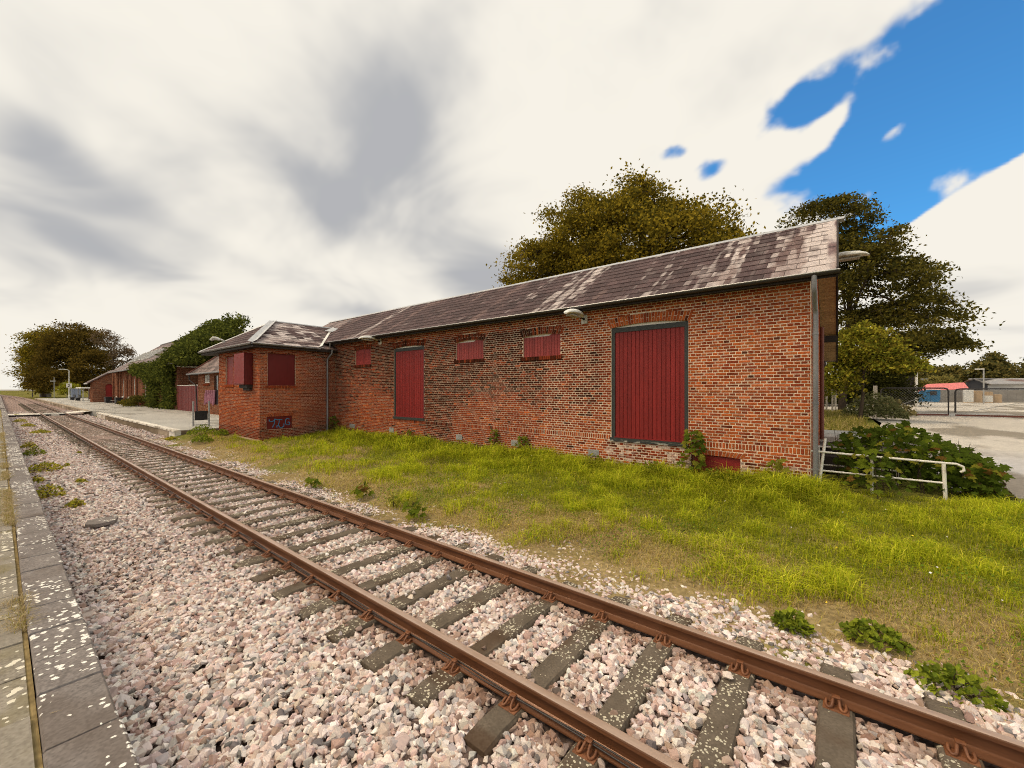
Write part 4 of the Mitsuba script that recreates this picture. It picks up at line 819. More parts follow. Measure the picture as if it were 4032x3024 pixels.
# far end of the line
tr = thing('train', 'far-off white railcar at the vanishing end of the track', 'train'); cx = -452.0; cy = float(centre(np.array(cx)))
part(tr, 'body', M().box(cx - 18, cx, cy - 1.4, cy + 1.4, .3, 3.6), 'lamp_white'); part(tr, 'windscreen', M().box(cx + .002, cx + .03, cy - 1.2, cy + 1.2, 2.0, 3.1), 'window_dark'); part(tr, 'bogie', M().box(cx - 16, cx - 1, cy - 1.1, cy + 1.1, 0, .3), 'black')
for i, (x, y, h, lab) in enumerate(((-215, 7.2, 6.2, 'pale concrete post beside the far track under the trees'), (-163, 9.2, 5.6, 'thin grey post with crossarm at the foot of the trees'), (-150, 10.6, 3.6, 'short grey signal post by the platform end'))):
    k = thing('lineside_post', lab, 'post'); part(k, 'shaft', M().tube([(x, y, -.3), (x, y, h)], .14 if i == 0 else .07, 6), 'coping_stone' if i == 0 else 'steel_grey')
    if i: part(k, 'crossarm', M().box(x - .1, x + .1, y - .7, y + .25, h - 1.2 if i == 1 else h - .1, h - .95 if i == 1 else h + .35), 'steel_grey')
k = thing('equipment_hut', 'low pale equipment hut with a dark door beside the far track', 'hut'); part(k, 'wall', M().box(-222, -217, 9.0, 11.6, -.3, 2.6), 'concrete_wall'); part(k, 'door', M().box(-216.99, -216.9, 9.4, 10.4, -.3, 1.9), 'black'); part(k, 'roof', M().box(-222.3, -216.7, 8.8, 11.8, 2.6, 2.85), 'white_plaster')

# ---------------------------------------------------------------- right-hand side: dock, railings, yard, gate, sheds
yd = [(1.95, 11.75), (2.6, 11.0), (4.5, 10.3), (40, 9), (300, 0), (300, 320), (-140, 320), (-140, 22), (-3.0, 22), (-3, 45), (1.9, 45), (2.3, 36), (1.4, 26), (1.3, 18.9), (1.95, 16)]
struct('yard', flat(yd, .06), 'yard_concrete', 'wide pale concrete yard behind the shed')
struct('dirt_patch', grid(np.linspace(-3.2, 5.2, 20), np.linspace(10.2, 13.4, 10), lambda X, Y: .035 + .02 * np.sin(X * 2) * np.sin(Y * 3) - .03 * (X > 3)), 'soil', 'bare dark soil beneath the railings', smooth=True)
dk = thing('loading_dock', 'low concrete loading dock slab beyond the gable end', 'dock')
part(dk, 'slab', M().prism([(-6, 15.85), (1.95, 15.9), (1.55, 18.75), (-6, 18.4)], (0, 0, .62), (1, 0, 0), (0, 1, 0), (0, 0, .15)), 'platform_asphalt'); part(dk, 'wall', M().box(-6, 1.5, 16.02, 18.3, -.3, .615), 'dark_wood'); part(dk, 'edge_beam', M().box(-6, 1.7, 15.94, 16.015, .42, .61), 'coping_stone')
part(dk, 'step', M().box(-6, .2, 15.3, 16.01, -.2, .25), 'dark_wood')
rl = thing('railing', 'white tubular handrail with peeling paint around the ramp by the gable corner', 'railing')
A, B = np.array([-.62, 10.62, 0]), np.array([1.56, 10.98, 0]); dl = (B - A) / np.linalg.norm(B - A)
zt = lambda t: .94 - .085 * t; zl = lambda t: .55 - .07 * t
top = [A + [0, 0, zt(0)], B + [0, 0, zt(1)], B + dl * .17 + [0, 0, zt(1) - .005], B + dl * .26 + [0, 0, zt(1) - .05], B + dl * .27 + [0, 0, zt(1) - .12], B + dl * .22 + [0, 0, zt(1) - .15]]
part(rl, 'top_rail', tube(top, .021, 10), 'white_paint', smooth=True); part(rl, 'lower_rail', tube([A + [0, 0, zl(0)], B + [0, 0, zl(1)]], .019, 10), 'white_paint', smooth=True)
part(rl, 'post', tube([(-.30, 10.56, .1), (-.19, 10.78, 1.20)], .027, 8), 'white_paint', smooth=True); q = A + (B - A) * .535
part(rl, 'post', tube([q + [0, 0, .05], q + [0, 0, .90]], .024, 8), 'white_paint', smooth=True); part(rl, 'post', tube([B + [.03, 0, .05], B + [0, 0, .84]], .030, 8), 'white_paint', smooth=True)
A2, B2 = A + [0, 1.0, 0], B + [-.55, .95, 0]; r2 = thing('railing', 'second white handrail standing further back, half hidden in the sycamore leaves', 'railing')
part(r2, 'top_rail', tube([A2 + [0, 0, .93], B2 + [0, 0, .90]], .020, 8), 'white_paint', smooth=True); part(r2, 'lower_rail', tube([A2 + [0, 0, .52], B2 + [0, 0, .49]], .018, 8), 'white_paint', smooth=True); part(r2, 'post', tube([B2 + [0, 0, .05], B2 + [0, 0, .9]], .022, 8), 'white_paint'); part(r2, 'post', tube([A2 + [.3, 0, .05], A2 + [.3, 0, .93]], .022, 8), 'white_paint')
single('fallen_pole', tube([(1.98, 11.62, .10), (2.55, 11.24, .10)], .028, 8), 'white_paint', 'short white pole lying on the ground at the yard edge', 'pole')
def mesh_gate(x0, y0, x1, y1, z0, z1, lab):
    k = thing('yard_gate', lab, 'gate'); a, b = np.array([x0, y0, 0.]), np.array([x1, y1, 0.]); z = np.array([0, 0, 1.0]); d = (b - a) / np.linalg.norm(b - a); L_ = np.linalg.norm(b - a)
    part(k, 'frame', tube([a + z * (z0 + .2), a + z * (z1 - .25), a + d * .08 + z * (z1 - .06), a + d * .3 + z * z1, b - d * .3 + z * z1, b - d * .08 + z * (z1 - .06), b + z * (z1 - .25), b + z * (z0 + .02), a + z * (z0 + .02)], .062, 6), 'rusty_iron' if 0 else 'dark_gutter', smooth=False)
    m = M(); n = int(L_ / .21); H_ = z1 - z0
    for i in range(n + int(H_ / .21)):
        s = i * .21; p, q = max(0, s - H_), min(L_, s)
        if q - p < .05: continue
        m.tube([a + d * p + z * (z1 - s + p), a + d * q + z * (z1 - s + q)], .003, 3, False); m.tube([a + d * (L_ - p) + z * (z1 - s + p), a + d * (L_ - q) + z * (z1 - s + q)], .003, 3, False)
    part(k, 'wire_mesh', m, 'steel_grey'); part(k, 'brace', tube([a + z * (z0 + .3) + d * L_ * .1, a + d * L_ * .62 + z * (z1 - .7)], .022, 5), 'steel_grey'); part(k, 'bottom_bar', M().obox(a + z * (z0 - .06) - np.array([0, .06, 0]), b - a, (0, .12, 0), (0, 0, .13)), 'rust_pipe')
    return k
mesh_gate(2.95, 47.0, 7.15, 48.4, .16, 2.36, 'dark tube-framed wire mesh gate leaf in front of the black barn'); mesh_gate(7.55, 48.5, 15.2, 48.6, .16, 2.30, 'dark tube-framed wire mesh gate leaf on the right, across the open yard')
single('fence_post', M().box(2.3, 2.55, 43.9, 44.15, -.2, 2.55), 'grey_wood', 'thick pale wooden post left of the mesh gate', 'post')
for i, (x, y) in enumerate(((-.72, 46.3), (-.3, 45.0), (-.08, 44.8))): single('fence_post', M().box(x - .07, x + .07, y - .07, y + .07, -.2, 3.0), 'grey_wood', 'thin grey post in front of the dark hedge by the shed gable', 'post', group='thin posts by the dark hedge')
bn = thing('barn', 'black plank barn behind the mesh gate', 'barn'); bx, bd = np.array([3.6, 69.8, 0.]), np.array([4.2, 3.3, 0.]); Lb = np.linalg.norm(bd); bd /= Lb; nb_ = np.array([bd[1], -bd[0], 0])
for q in range(26): part(bn, 'plank', M().obox(bx + bd * (q * Lb / 26) + [0, 0, .35], bd * (Lb / 26 - .04), -nb_ * .06, (0, 0, 7.1)), 'barn_wood')
part(bn, 'wall', M().obox(bx - nb_ * .1 + [0, 0, .3], bd * Lb, -nb_ * 5, (0, 0, 7.1)).obox(bx - bd * 12 - nb_ * .1 + [0, 0, .3], bd * 12, -nb_ * 5, (0, 0, 3.2)), 'barn_wood'); part(bn, 'roof', M().obox(bx - nb_ * -.4 - bd * .4 + [0, 0, 7.42], bd * (Lb + .8), -nb_ * 6, (0, 0, .3)), 'blue_grey_roof'); part(bn, 'base', M().obox(bx + nb_ * .02 + [0, 0, -.1], bd * Lb, -nb_ * .1, (0, 0, .42)), 'white_plaster')
k = thing('lamp_post', 'pale lamp post at the corner of the black barn', 'lamp post'); part(k, 'post', tube([(7.95, 72.9, 0), (7.95, 72.9, 8.4)], [.16, .12], 8), 'lamp_white'); part(k, 'head', M().box(7.7, 8.2, 72.0, 73.0, 8.4, 8.6), 'lamp_white')
k = thing('lamp_post', 'grey street lamp standing behind the black and white shed', 'lamp post'); part(k, 'post', tube([(17.9, 95.5, 0), (17.9, 95.5, 5.4)], .085, 8), 'steel_grey'); part(k, 'head', M().box(17.0, 17.95, 95.3, 95.7, 5.38, 5.55), 'lamp_white')
sk = thing('skip_container', 'blue skip container with a dark hatch beyond the gate', 'container'); v, f = prism([(0, .12), (2.75, .12), (2.95, .5), (2.95, 2.15), (1.55, 2.2), (0, 1.75)], (10.75, 99.0, .05), (1, .04, 0), (0, 0, 1), (0, 2.2, 0)); part(sk, 'body', (v, f), 'skip_blue')
part(sk, 'hatch', M().box(12.45, 13.25, 98.95, 99.1, 1.35, 2.0), 'black'); part(sk, 'lid', M().box(12.2, 13.7, 98.98, 101.2, 2.27, 2.34), 'lamp_white')
for q in range(5): part(sk, 'rib', M().box(10.95 + q * .36, 11.02 + q * .36, 98.93, 99.06, .3, 1.3), 'skip_blue')
cw = thing('block_wall', 'low grey concrete block wall closing the yard behind the skip', 'wall'); a, b = np.array([13.6, 101.4, 0.]), np.array([40., 122.4, 0.]); dd = (b - a) / 22
for q in range(22): part(cw, 'block', M().obox(a + dd * q + [0, 0, -.1], dd * .985, (-.3, .38, 0), (0, 0, 2.3 + R.uniform(-.03, .03))), 'concrete_wall')
for i, (x, y, lab) in enumerate(((17.3, 101.6, 'tall pale stack of boards by the block wall, leftmost of the pallet stacks'), (18.4, 102.3, 'brown pallet stack against the block wall'), (19.7, 103.0, 'pale stack of pallets beside the brown one'), (20.8, 103.6, 'low brown pallet stack, rightmost by the block wall'))):
    k = thing('pallet_stack', lab, 'pallets'); n = (14, 13, 12, 9)[i]
    for q in range(n): part(k, 'pallet', M().box(x - .55, x + .55, y - .5, y + .5, .05 + q * .155, .05 + q * .155 + .10).box(x - .5, x + .5, y - .42, y + .42, .15 + q * .155, .2 + q * .155), 'pale_panel' if i in (0, 2) and q > 0 and (i == 0 or q < 8) else 'pallet_wood')
sd = thing('shed', 'low gabled shed with dark blue-black end wall, white side and grey stained roof', 'shed'); v, f = prism([(18.5, 0), (21.1, 0), (21.1, 3.12), (19.35, 4.08), (18.5, 3.66)], (0, 110, 0), (1, 0, 0), (0, 0, 1), (0, .3, 0)); part(sd, 'end_wall', (v, f), 'shed_black')
part(sd, 'side_wall', M().obox((21.1, 110.05, 1.6), (14, 3.0, 0), (-.1, .3, 0), (0, 0, 1.5)), 'pale_panel'); part(sd, 'plinth', M().obox((21.1, 110.07, 0), (14, 3.0, 0), (-.1, .3, 0), (0, 0, 1.6)), 'shed_black')
part(sd, 'roof', M().obox((21.3, 109.3, 3.12), (15, 3.2, 0), (-1.95, 4.2, 1.05), (0, 0, .16)).obox((18.1, 109.4, 3.62), (1.3, .2, .60), (4, 5, 0), (0, 0, .14)).obox((19.35, 109.35, 4.16), (1.95, 0, -1.03), (.05, .3, 0), (0, 0, .14)), 'grey_roof')
cn = thing('canopy', 'flat pinkish red canopy roof behind the blue skip', 'canopy'); part(cn, 'roof', M().add([(11.5, 104.5, 2.05), (17.9, 104.5, 2.45), (17.9, 108, 3.55), (13.2, 108, 3.30), (11.5, 104.5, 1.9), (17.9, 104.5, 2.3), (17.9, 108, 3.4), (13.2, 108, 3.15)], QUAD6), 'canopy_red')
for x in (12.6, 14.6, 16.4, 17.7): part(cn, 'post', M().box(x - .1, x + .1, 105, 105.2, 0, 2.3), 'lamp_white')
part(cn, 'back_wall', M().box(12, 17.9, 106.5, 106.8, 0, 2.6), 'dark_gutter')
hs = thing('house', 'white house with a blue-grey gabled roof far behind the skip', 'house'); part(hs, 'wall', M().prism([(0, 0), (5.6, 0), (5.6, 2.7), (4.2, 4.2), (2.6, 3.0), (0, 3.0)], (15.0, 141.5, 0), (1, 0, 0), (0, 0, 1), (0, 5, 0)), 'white_plaster'); part(hs, 'roof', M().add([(14.4, 141, 3.0), (17.2, 141, 3.1), (19.0, 141.2, 5.1), (16.4, 141.2, 5.0), (14.4, 147, 3.1), (17.2, 147, 3.2), (19.0, 147, 5.2), (16.4, 147, 5.1)], QUAD6[:, ::-1]), 'blue_grey_roof'); part(hs, 'window', M().box(16.0, 16.7, 141.4, 141.48, 1.2, 2.2), 'window_dark')
# ---------------------------------------------------------------- vegetation helpers
def unit(a): return a / (np.linalg.norm(a, axis=-1, keepdims=True) + 1e-12)
def leaf_mesh(P, size, cols, r, up=.45, aspect=.62, out=None):
    """one folded diamond per point"""
    n = len(P); N = r.normal(size=(n, 3)); N = unit(N) + np.array([0, 0, up]); N = unit(N if out is None else N + out * .7)
    D = unit(np.cross(N, r.normal(size=(n, 3)))); S = np.cross(N, D); s = np.broadcast_to(size, (n,))[:, None]
    v = np.stack([P - D * s * .5, P - S * s * aspect * .5 + D * s * .05 + N * s * .09, P + D * s * .5, P + S * s * aspect * .5 + D * s * .05 + N * s * .09], 1).reshape(-1, 3)
    k = (np.arange(n) * 4)[:, None]; f = np.concatenate([k + [[0, 2, 1]], k + [[0, 3, 2]]], 1).reshape(-1, 3)
    m = M().add(v, f); m.c.append(np.repeat(cols, 4, 0)); return m
GAIN = 1.75
def pick(pal, n, r, var=.16, w=None):
    pal = np.array(pal); pal = pal * (GAIN if pal.max() < .4 else 1.0); return pal[r.choice(len(pal), n, p=w)] * r.uniform(1 - var, 1 + var, (n, 1))
def in_lobes(lobes, n, r, shell=.5):
    vol = np.array([l[3] * l[4] * l[5] for l in lobes]) ** .75; w = r.choice(len(lobes), n, p=vol / vol.sum()); L_ = np.array(lobes)[w]
    d = unit(r.normal(size=(n, 3))); d[:, 2] = np.where(d[:, 2] < -.55, -d[:, 2], d[:, 2]); q = r.uniform(shell ** 3, 1, n) ** (1 / 3.)
    return L_[:, :3] + d * q[:, None] * L_[:, 3:6], d
def tree(name, label, cat, base, lobes, ncl, per, rc, leaf, pal, seed, trunk_r, group=None, shell=.45, twigs=True, flatz=.5, limbs=12, droop=0):
    r = np.random.RandomState(seed); k = thing(name, label, cat, group); base = np.array(base, float)
    C, d = in_lobes(lobes, ncl, r, shell); C += (meshkit.noise(C * .45, seed)[:, None] - .5) * d * np.mean([l[3] for l in lobes]) * .55
    n = len(C) * per; I = np.repeat(np.arange(len(C)), per); cr = (rc * r.uniform(.6, 1.35, len(C)))[I]
    off = r.normal(size=(n, 3)) * np.array([.55, .55, .55 * flatz]); P = C[I] + off * cr[:, None]; P[:, 2] -= droop * cr * (off[:, 0] ** 2 + off[:, 1] ** 2)
    tint = r.uniform(.72, 1.30, (len(C), 1))[I]; cols = pick(pal, n, r) * tint
    part(k, 'crown', leaf_mesh(P, leaf * r.uniform(.65, 1.3, n), cols, r), 'leaf')
    m = M(); cen = C.mean(0); top = np.array([base[0] * .5 + cen[0] * .5, base[1] * .5 + cen[1] * .5, cen[2]]); tr = np.array([base, base * .6 + top * .4 + [.1, 0, 0], top]); m.tube(tr, [trunk_r, trunk_r * .75, trunk_r * .35], 9)
    E_ = C[r.choice(len(C), min(limbs, len(C)), replace=False)]; S_ = []
    for e in E_:
        t = r.uniform(.25, .95); s = tr[0] * (1 - t) * .6 + tr[1] * (.6 * (1 - t) + .4 * (1 - t)) * 1 + tr[2] * t if False else (tr[1] + (tr[2] - tr[1]) * t); mid = (s + e) / 2 + r.normal(size=3) * .06 * np.linalg.norm(e - s) + [0, 0, .08 * np.linalg.norm(e - s)]
        m.tube([s, mid, e], [trunk_r * .38 * (1.1 - t * .6), trunk_r * .2, trunk_r * .06], 5); S_ += [s * .4 + mid * .6, mid, (mid + e) / 2, e]
    if twigs and S_:
        S_ = np.array(S_)
        for c in C:
            s = S_[np.argmin(((S_ - c) ** 2).sum(1))]; m.tube([s, (s + c) / 2 + r.normal(size=3) * .05, c], [trunk_r * .085, trunk_r * .06, trunk_r * .02], 3, False)
    part(k, 'trunk', m, 'bark'); return k
OLIVE = [(.075, .062, .010), (.11, .088, .012), (.15, .115, .014), (.055, .050, .010)]
GOLD = [(.17, .125, .014), (.22, .165, .018), (.12, .095, .012), (.085, .070, .010)]
DARK = [(.050, .046, .012), (.075, .066, .014), (.035, .036, .010), (.10, .085, .016)]
BRIGHT = [(.14, .145, .016), (.19, .185, .02), (.09, .10, .014), (.24, .205, .024)]
# trees behind the shed
tree('tree', 'broad olive-gold beech rising behind the middle of the shed roof', 'tree', (-13, 33, 0), [(-13.4, 33, 13.9, 4.9, 5.5, 5.6), (-9.3, 32, 11.9, 4.1, 4.5, 4.6), (-6.2, 32, 10.6, 2.2, 3, 2.6), (-15.5, 32, 10.5, 3.5, 4, 4.5)], 620, 95, .98, .25, OLIVE + GOLD[:2], 41, .55, limbs=26)
tree('tree', 'golden beech joined to its neighbour, left one of the two behind the shed roof', 'tree', (-19.5, 31.5, 0), [(-20.7, 31, 11.2, 3.5, 4, 5.2), (-18.0, 32, 14.6, 3.5, 4, 4.6), (-21.6, 31, 9.6, 3.0, 3.5, 3.8)], 400, 95, .92, .24, GOLD + OLIVE[:2], 43, .45, limbs=18)
tree('tree', 'small dark purple-leaved tree peeping over the roof left of the beeches', 'tree', (-25.2, 34, 0), [(-24.6, 34, 10.7, 1.7, 2, 1.9)], 60, 70, .6, .2, [(.05, .018, .016), (.035, .012, .012)], 45, .2)
# trees right of the gable
tree('tree', 'tall dark open-crowned oak beyond the gable end', 'tree', (.3, 46, 0), [(-.9, 46, 17.3, 2.7, 2.6, 2.0), (1.3, 46, 16.9, 1.7, 2, 2.2), (2.2, 46, 12.6, 2.9, 3.4, 3.4), (-1.2, 46, 11.5, 3, 3, 4.5), (4.6, 46, 10.4, 2.3, 2.8, 2.5), (5.5, 46, 8.3, 2.6, 2.6, 1.7), (2.5, 46, 7.4, 3.4, 3, 2.4), (.2, 46, 14.6, 2.2, 2.4, 2.2)], 640, 66, .85, .24, DARK + OLIVE[:1], 47, .30, shell=.25, flatz=.42, limbs=22, droop=.3)
tree('tree', 'dark tree with a low drooping branch over the barn', 'tree', (4.5, 54, 0), [(6.6, 53, 7.1, 2.5, 2, 1.2), (5.0, 54, 6.0, 2.4, 2.2, 1.9), (8.3, 53, 6.3, 1.8, 1.5, .9)], 150, 60, .8, .24, DARK, 49, .3, flatz=.35, droop=.3, limbs=6)
tree('maple_tree', 'bright yellow-green young maple in front of the dark oak', 'tree', (1.2, 36, 0), [(1.3, 36, 4.8, 1.8, 1.8, 1.9), (2.6, 36.5, 4.2, 1.5, 1.6, 1.3), (.1, 36, 3.0, 1.3, 1.5, 2.0), (3.7, 37, 3.9, 1.1, 1.2, .7)], 280, 46, .55, .22, BRIGHT + OLIVE[:2], 51, .12, flatz=.4, droop=.3)
tree('hedge', 'dark overgrown hedge below the trees beside the gable', 'hedge', (1.5, 48, 0), [(-.4, 48, 1.8, 1.9, 1.4, 2.4), (2.4, 48.5, 2.0, 2.2, 1.4, 2.6), (4.2, 50, 2.2, 1.6, 1.4, 2.6)], 260, 60, .55, .2, [(.030, .032, .008), (.045, .045, .010)], 53, .1, shell=.2)
FG = 'trees of the distant wood behind the yard'
for i, (x, z, w) in enumerate(((10, 6.5, 4.5), (14, 7.5, 4), (18.5, 8.3, 4.5), (22.5, 8.6, 4), (26, 9.4, 4.2), (29.5, 9.8, 3.8), (33, 10.3, 4), (36.4, 12.6, 2.4), (39.5, 10.6, 4), (43.5, 10.8, 4), (48, 10.5, 4.5), (53, 11, 5))):
    y = 172 + (i * 37 % 11) * 2.2; tree('forest_tree', 'distant olive-green tree in the wooded edge beyond the sheds', 'tree', (x, y, 0), [(x, y, z * .56, w, 3, z * .46), (x + w * .4, y - 1, z * .36, w * .8, 3, z * .34)], 90, 60, 1.35, .8, [(.065, .062, .020), (.10, .085, .025), (.045, .048, .018), (.13, .105, .032)], 60 + i, .3, FG, twigs=False, limbs=4)
for i, (x, y, z, w, lab) in enumerate(((14.5, 128, 4.4, 2.7, 'rounded pale green bush above the red canopy'), (19.5, 140, 5.4, 3.0, 'rounded bush behind the gabled shed'), (11, 120, 5.5, 3.2, 'dark bush between the barn and the white house'))):
    tree('bush', lab, 'bush', (x, y, 0), [(x, y, z * .55, w, 2, z * .45)], 70, 50, .8, .42, [(.12, .105, .03), (.17, .14, .04), (.08, .075, .025)] if i < 2 else DARK, 80 + i, .12, twigs=False, limbs=3)
# trees at the far left
tree('tree', 'huge dark brownish-green tree beyond the station platform', 'tree', (-186, 15, 0), [(-186, 15.5, 14.0, 9, 7.2, 8.2), (-180, 18, 8.5, 8, 6.2, 7.0), (-190, 11.5, 10.5, 8, 5.2, 7.5), (-184, 13, 4.5, 9, 7.5, 4.5), (-178, 19, 3.5, 7, 5, 3.5)], 640, 70, 1.9, .55, [(.060, .042, .010), (.085, .058, .012), (.042, .034, .010), (.11, .075, .014)], 91, .8, twigs=False, limbs=14)
tree('tree', 'yellow-lit tree at the left edge of the far clump', 'tree', (-212, 9.5, 0), [(-212, 10, 15.0, 8, 6.0, 7.8), (-214, 7.5, 10, 8, 4.4, 7.0), (-212, 9.5, 4.0, 8, 4.0, 4.2)], 430, 60, 1.9, .55, GOLD + OLIVE, 92, .7, twigs=False, limbs=10)
tree('tree', 'thin airy tree showing sky through its crown, right of the far clump', 'tree', (-172, 21, 0), [(-172, 20.5, 16.5, 4, 3.4, 3.6), (-169, 23.5, 11.5, 4, 3.5, 4.2), (-167, 25, 8, 3, 2.6, 3)], 110, 36, 1.3, .42, [(.075, .055, .035), (.11, .08, .05)], 93, .35, limbs=18)
tree('shrub', 'yellow-green shrub behind the platform lamp post', 'shrub', (-149, 11, 0), [(-149, 10.8, 2.0, 2, 2.1, 2.0)], 90, 50, .6, .3, BRIGHT, 94, .1, twigs=False)
tree('shrub', 'ivy-covered stump of a tree at the foot of the far clump', 'shrub', (-196, 8.6, 0), [(-196, 8.8, 2.6, 1.6, 1.3, 2.9)], 80, 50, .7, .34, OLIVE, 95, .2, twigs=False)
tree('shrub', 'low pale hedge beside the far end of the line', 'shrub', (-330, 12, 0), [(-330, 12, 3.4, 10, 3.5, 3.6), (-300, 15, 4.6, 10, 3.5, 4.6)], 110, 40, 1.6, .8, [(.13, .13, .06), (.18, .165, .08)], 96, .3, twigs=False)
# ivy over the station
r = np.random.RandomState(101); q = []
n = 900; t = r.uniform(-.02, 1.02, n); xb = -56.2 - 7.2 * t + 1.2 * np.sin(t * 9); x = xb + (-45.6 - xb) * r.rand(n); th = r.uniform(.05, .9, n) * (.25 + .95 * sstep(0, 7, x - xb)) * (1 - .6 * sstep(-48.3, -45.6, x)); q.append(np.c_[x, 10.55 + 5.05 * t, 4.9 + 4.2 * t] + sn * th[:, None])
n = 420; x = r.uniform(-50.5, -45.4, n); y = r.uniform(10.6, 15.6, n); q.append(np.c_[x, y, r.uniform(3.8, 1, n) * 0 + 4.9 + r.uniform(0, .95, n) * (y - 10.5) * .83])
n = 420; x = r.uniform(-69.5, -52.2, n); q.append(np.c_[x, 10.35 + r.uniform(0, .5, n), 5.15 - r.uniform(0, 1.9, n) * (.35 + .65 * sstep(-70, -60, x))])
n = 330; x = np.r_[r.uniform(-63.0, -59.2, n // 2), r.uniform(-56.6, -52.4, n // 2)]; q.append(np.c_[x, 10.75 + r.uniform(0, .35, n), r.uniform(.35, 5.0, n)])
C = np.vstack(q); I = np.repeat(np.arange(len(C)), 17); P = C[I] + r.normal(size=(len(I), 3)) * [.32, .22, .20]; ik = thing('ivy', 'dense dark green ivy smothering the near end of the station roof and wall', 'ivy')
part(ik, 'foliage', leaf_mesh(P, .27 * r.uniform(.6, 1.3, len(P)), pick([(.045, .055, .012), (.07, .08, .016), (.03, .038, .01), (.095, .105, .02)], len(P), r) * r.uniform(.7, 1.3, (len(C), 1))[I], r, up=.6), 'leaf')
m = M()
for xx in (-61.8, -60.4, -56.6, -55.0): m.tube([(xx, 11.15, .2), (xx + .15, 11.1, 2.4), (xx - .1, 10.95, 4.8)], [.12, .09, .05], 5)
part(ik, 'stem', m, 'bark')
for x, y, w, h, lab, pal in ((-66.5, 10.6, 2.3, 1.1, 'low dark shrub growing against the station wall by the ivy', DARK), (-69.8, 10.2, 1.5, .6, 'sprawling low weeds at the edge of the station wall shrubs', OLIVE)):
    tree('shrub', lab, 'shrub', (x, y, .2), [(x, y, .2 + h * .5, w, .8, h * .6)], 60, 40, .32, .16, pal, int(-x * 7), .05, twigs=False, limbs=3)

# ---------------------------------------------------------------- grass
def blades(P, H, W, lean, cols, r, seg=True):
    n = len(P); a = r.uniform(0, 2 * math.pi, n); d = np.c_[np.cos(a), np.sin(a), 0 * a]; s = np.c_[-np.sin(a), np.cos(a), 0 * a]; h, w, l = H[:, None], W[:, None], lean[:, None]; z = np.array([0, 0, 1.0])
    v = np.stack([P - s * w, P + s * w, P + d * h * l * .30 + z * h * .62 + s * w * .75, P + d * h * l * .30 + z * h * .62 - s * w * .75, P + d * h * l * 1.0 + z * h * (1 - .35 * l)], 1).reshape(-1, 3)
    k = (np.arange(n) * 5)[:, None]; f = np.concatenate([k + [[0, 1, 2]], k + [[0, 2, 3]], k + [[3, 2, 4]]], 1).reshape(-1, 3); m = M().add(v, f); m.c.append(np.repeat(cols, 5, 0)); return m
def grass_height(x, y): return np.where(x > -.3, hg(x, y) - .04 * sstep(9.8, 10.5, y), hg(x, y))
GR = np.array([(.36, .40, .020), (.46, .47, .030), (.25, .31, .018), (.56, .52, .06)]); ST = np.array([(.58, .45, .17), (.68, .54, .25), (.44, .31, .12), (.56, .49, .12)])
r = np.random.RandomState(121); allp = []
for (x0, x1, dens) in ((-4.5, 5.2, 2700), (-10, -4.5, 1500), (-25.4, -10, 620)):
    n = int((x1 - x0) * 7.2 * dens * .9); x = r.uniform(x0, x1, n); y = r.uniform(4.2, 11.6, n)
    lim = np.where(x < -.35, 10.26, 10.75 + .35 * np.sin(x * 2.1) + .8 * sstep(1.3, 2.2, x)); k = (y > edge_y(x) + .12 * r.normal(size=n)) & (y < lim) & ~((x < -19.1) & (y > 6.86)) & (x < y * .235 + .8) & ~((x < -24.5) & (y > 5.35))
    k &= r.rand(n) < .55 + .45 * sstep(.0, .5, y - edge_y(x)); allp.append(np.c_[x, y][k])
P = np.vstack(allp); x, y = P.T; n = len(P)
Q = np.c_[P, 0 * x]; n1, n2, n3 = meshkit.fbm(Q * [.75, 1.1, 1], 3, 5), meshkit.fbm(Q * [2.1, 2.6, 1] + 7, 3, 6), meshkit.fbm(Q * [5, 5, 1], 2, 9)
edge = y - edge_y(x); dry = sstep(2.0, .2, edge + (n1 - .5) * 2.6) + .9 * sstep(.56, .70, n1 + .06 * np.sin(x)) * sstep(4.4, 1.8, edge) - .55 * sstep(.52, .68, n2) + .35 * sstep(10.0, 10.6, y) * (x > -.4)
dry = np.clip(dry, 0, 1) * .95; bare = np.clip(sstep(.60, .72, n1) * sstep(3.6, 1.0, edge) * sstep(.62, .35, n2), 0, 1); keep = r.rand(n) > bare * .7
tall = sstep(7.6, 10.0, y) * (x < 0) + .35 * sstep(.58, .70, n2); isdry = r.rand(n) < dry
H = (.035 + .10 * r.rand(n) ** 1.6 + .12 * n3 * sstep(.45, .7, n2)) * (1 + 1.25 * tall) * np.where(isdry, .8, 1) * (.6 + .5 * sstep(0, .7, edge)); W = r.uniform(.0022, .0042, n) * (1 + .6 * tall) * np.where(x < -10, 1.9, np.where(x < -4.5, 1.3, 1.0))
cg = GR[r.choice(4, n, p=[.34, .3, .24, .12])] * (.30 + 1.35 * n2[:, None]) * r.uniform(.65, 1.35, (n, 1)); cd = ST[r.choice(4, n)] * r.uniform(.75, 1.2, (n, 1)); cols = np.where(isdry[:, None], cd, cg)
I = np.where(keep)[0]; stuff('grass', blades(np.c_[x, y, grass_height(x, y) - .01][I], H[I], W[I], r.uniform(.3, 1.3, len(I)), cols[I], r), 'leaf', 'sunny yellow-green grass with straw patches between the track and the shed', 'grass')
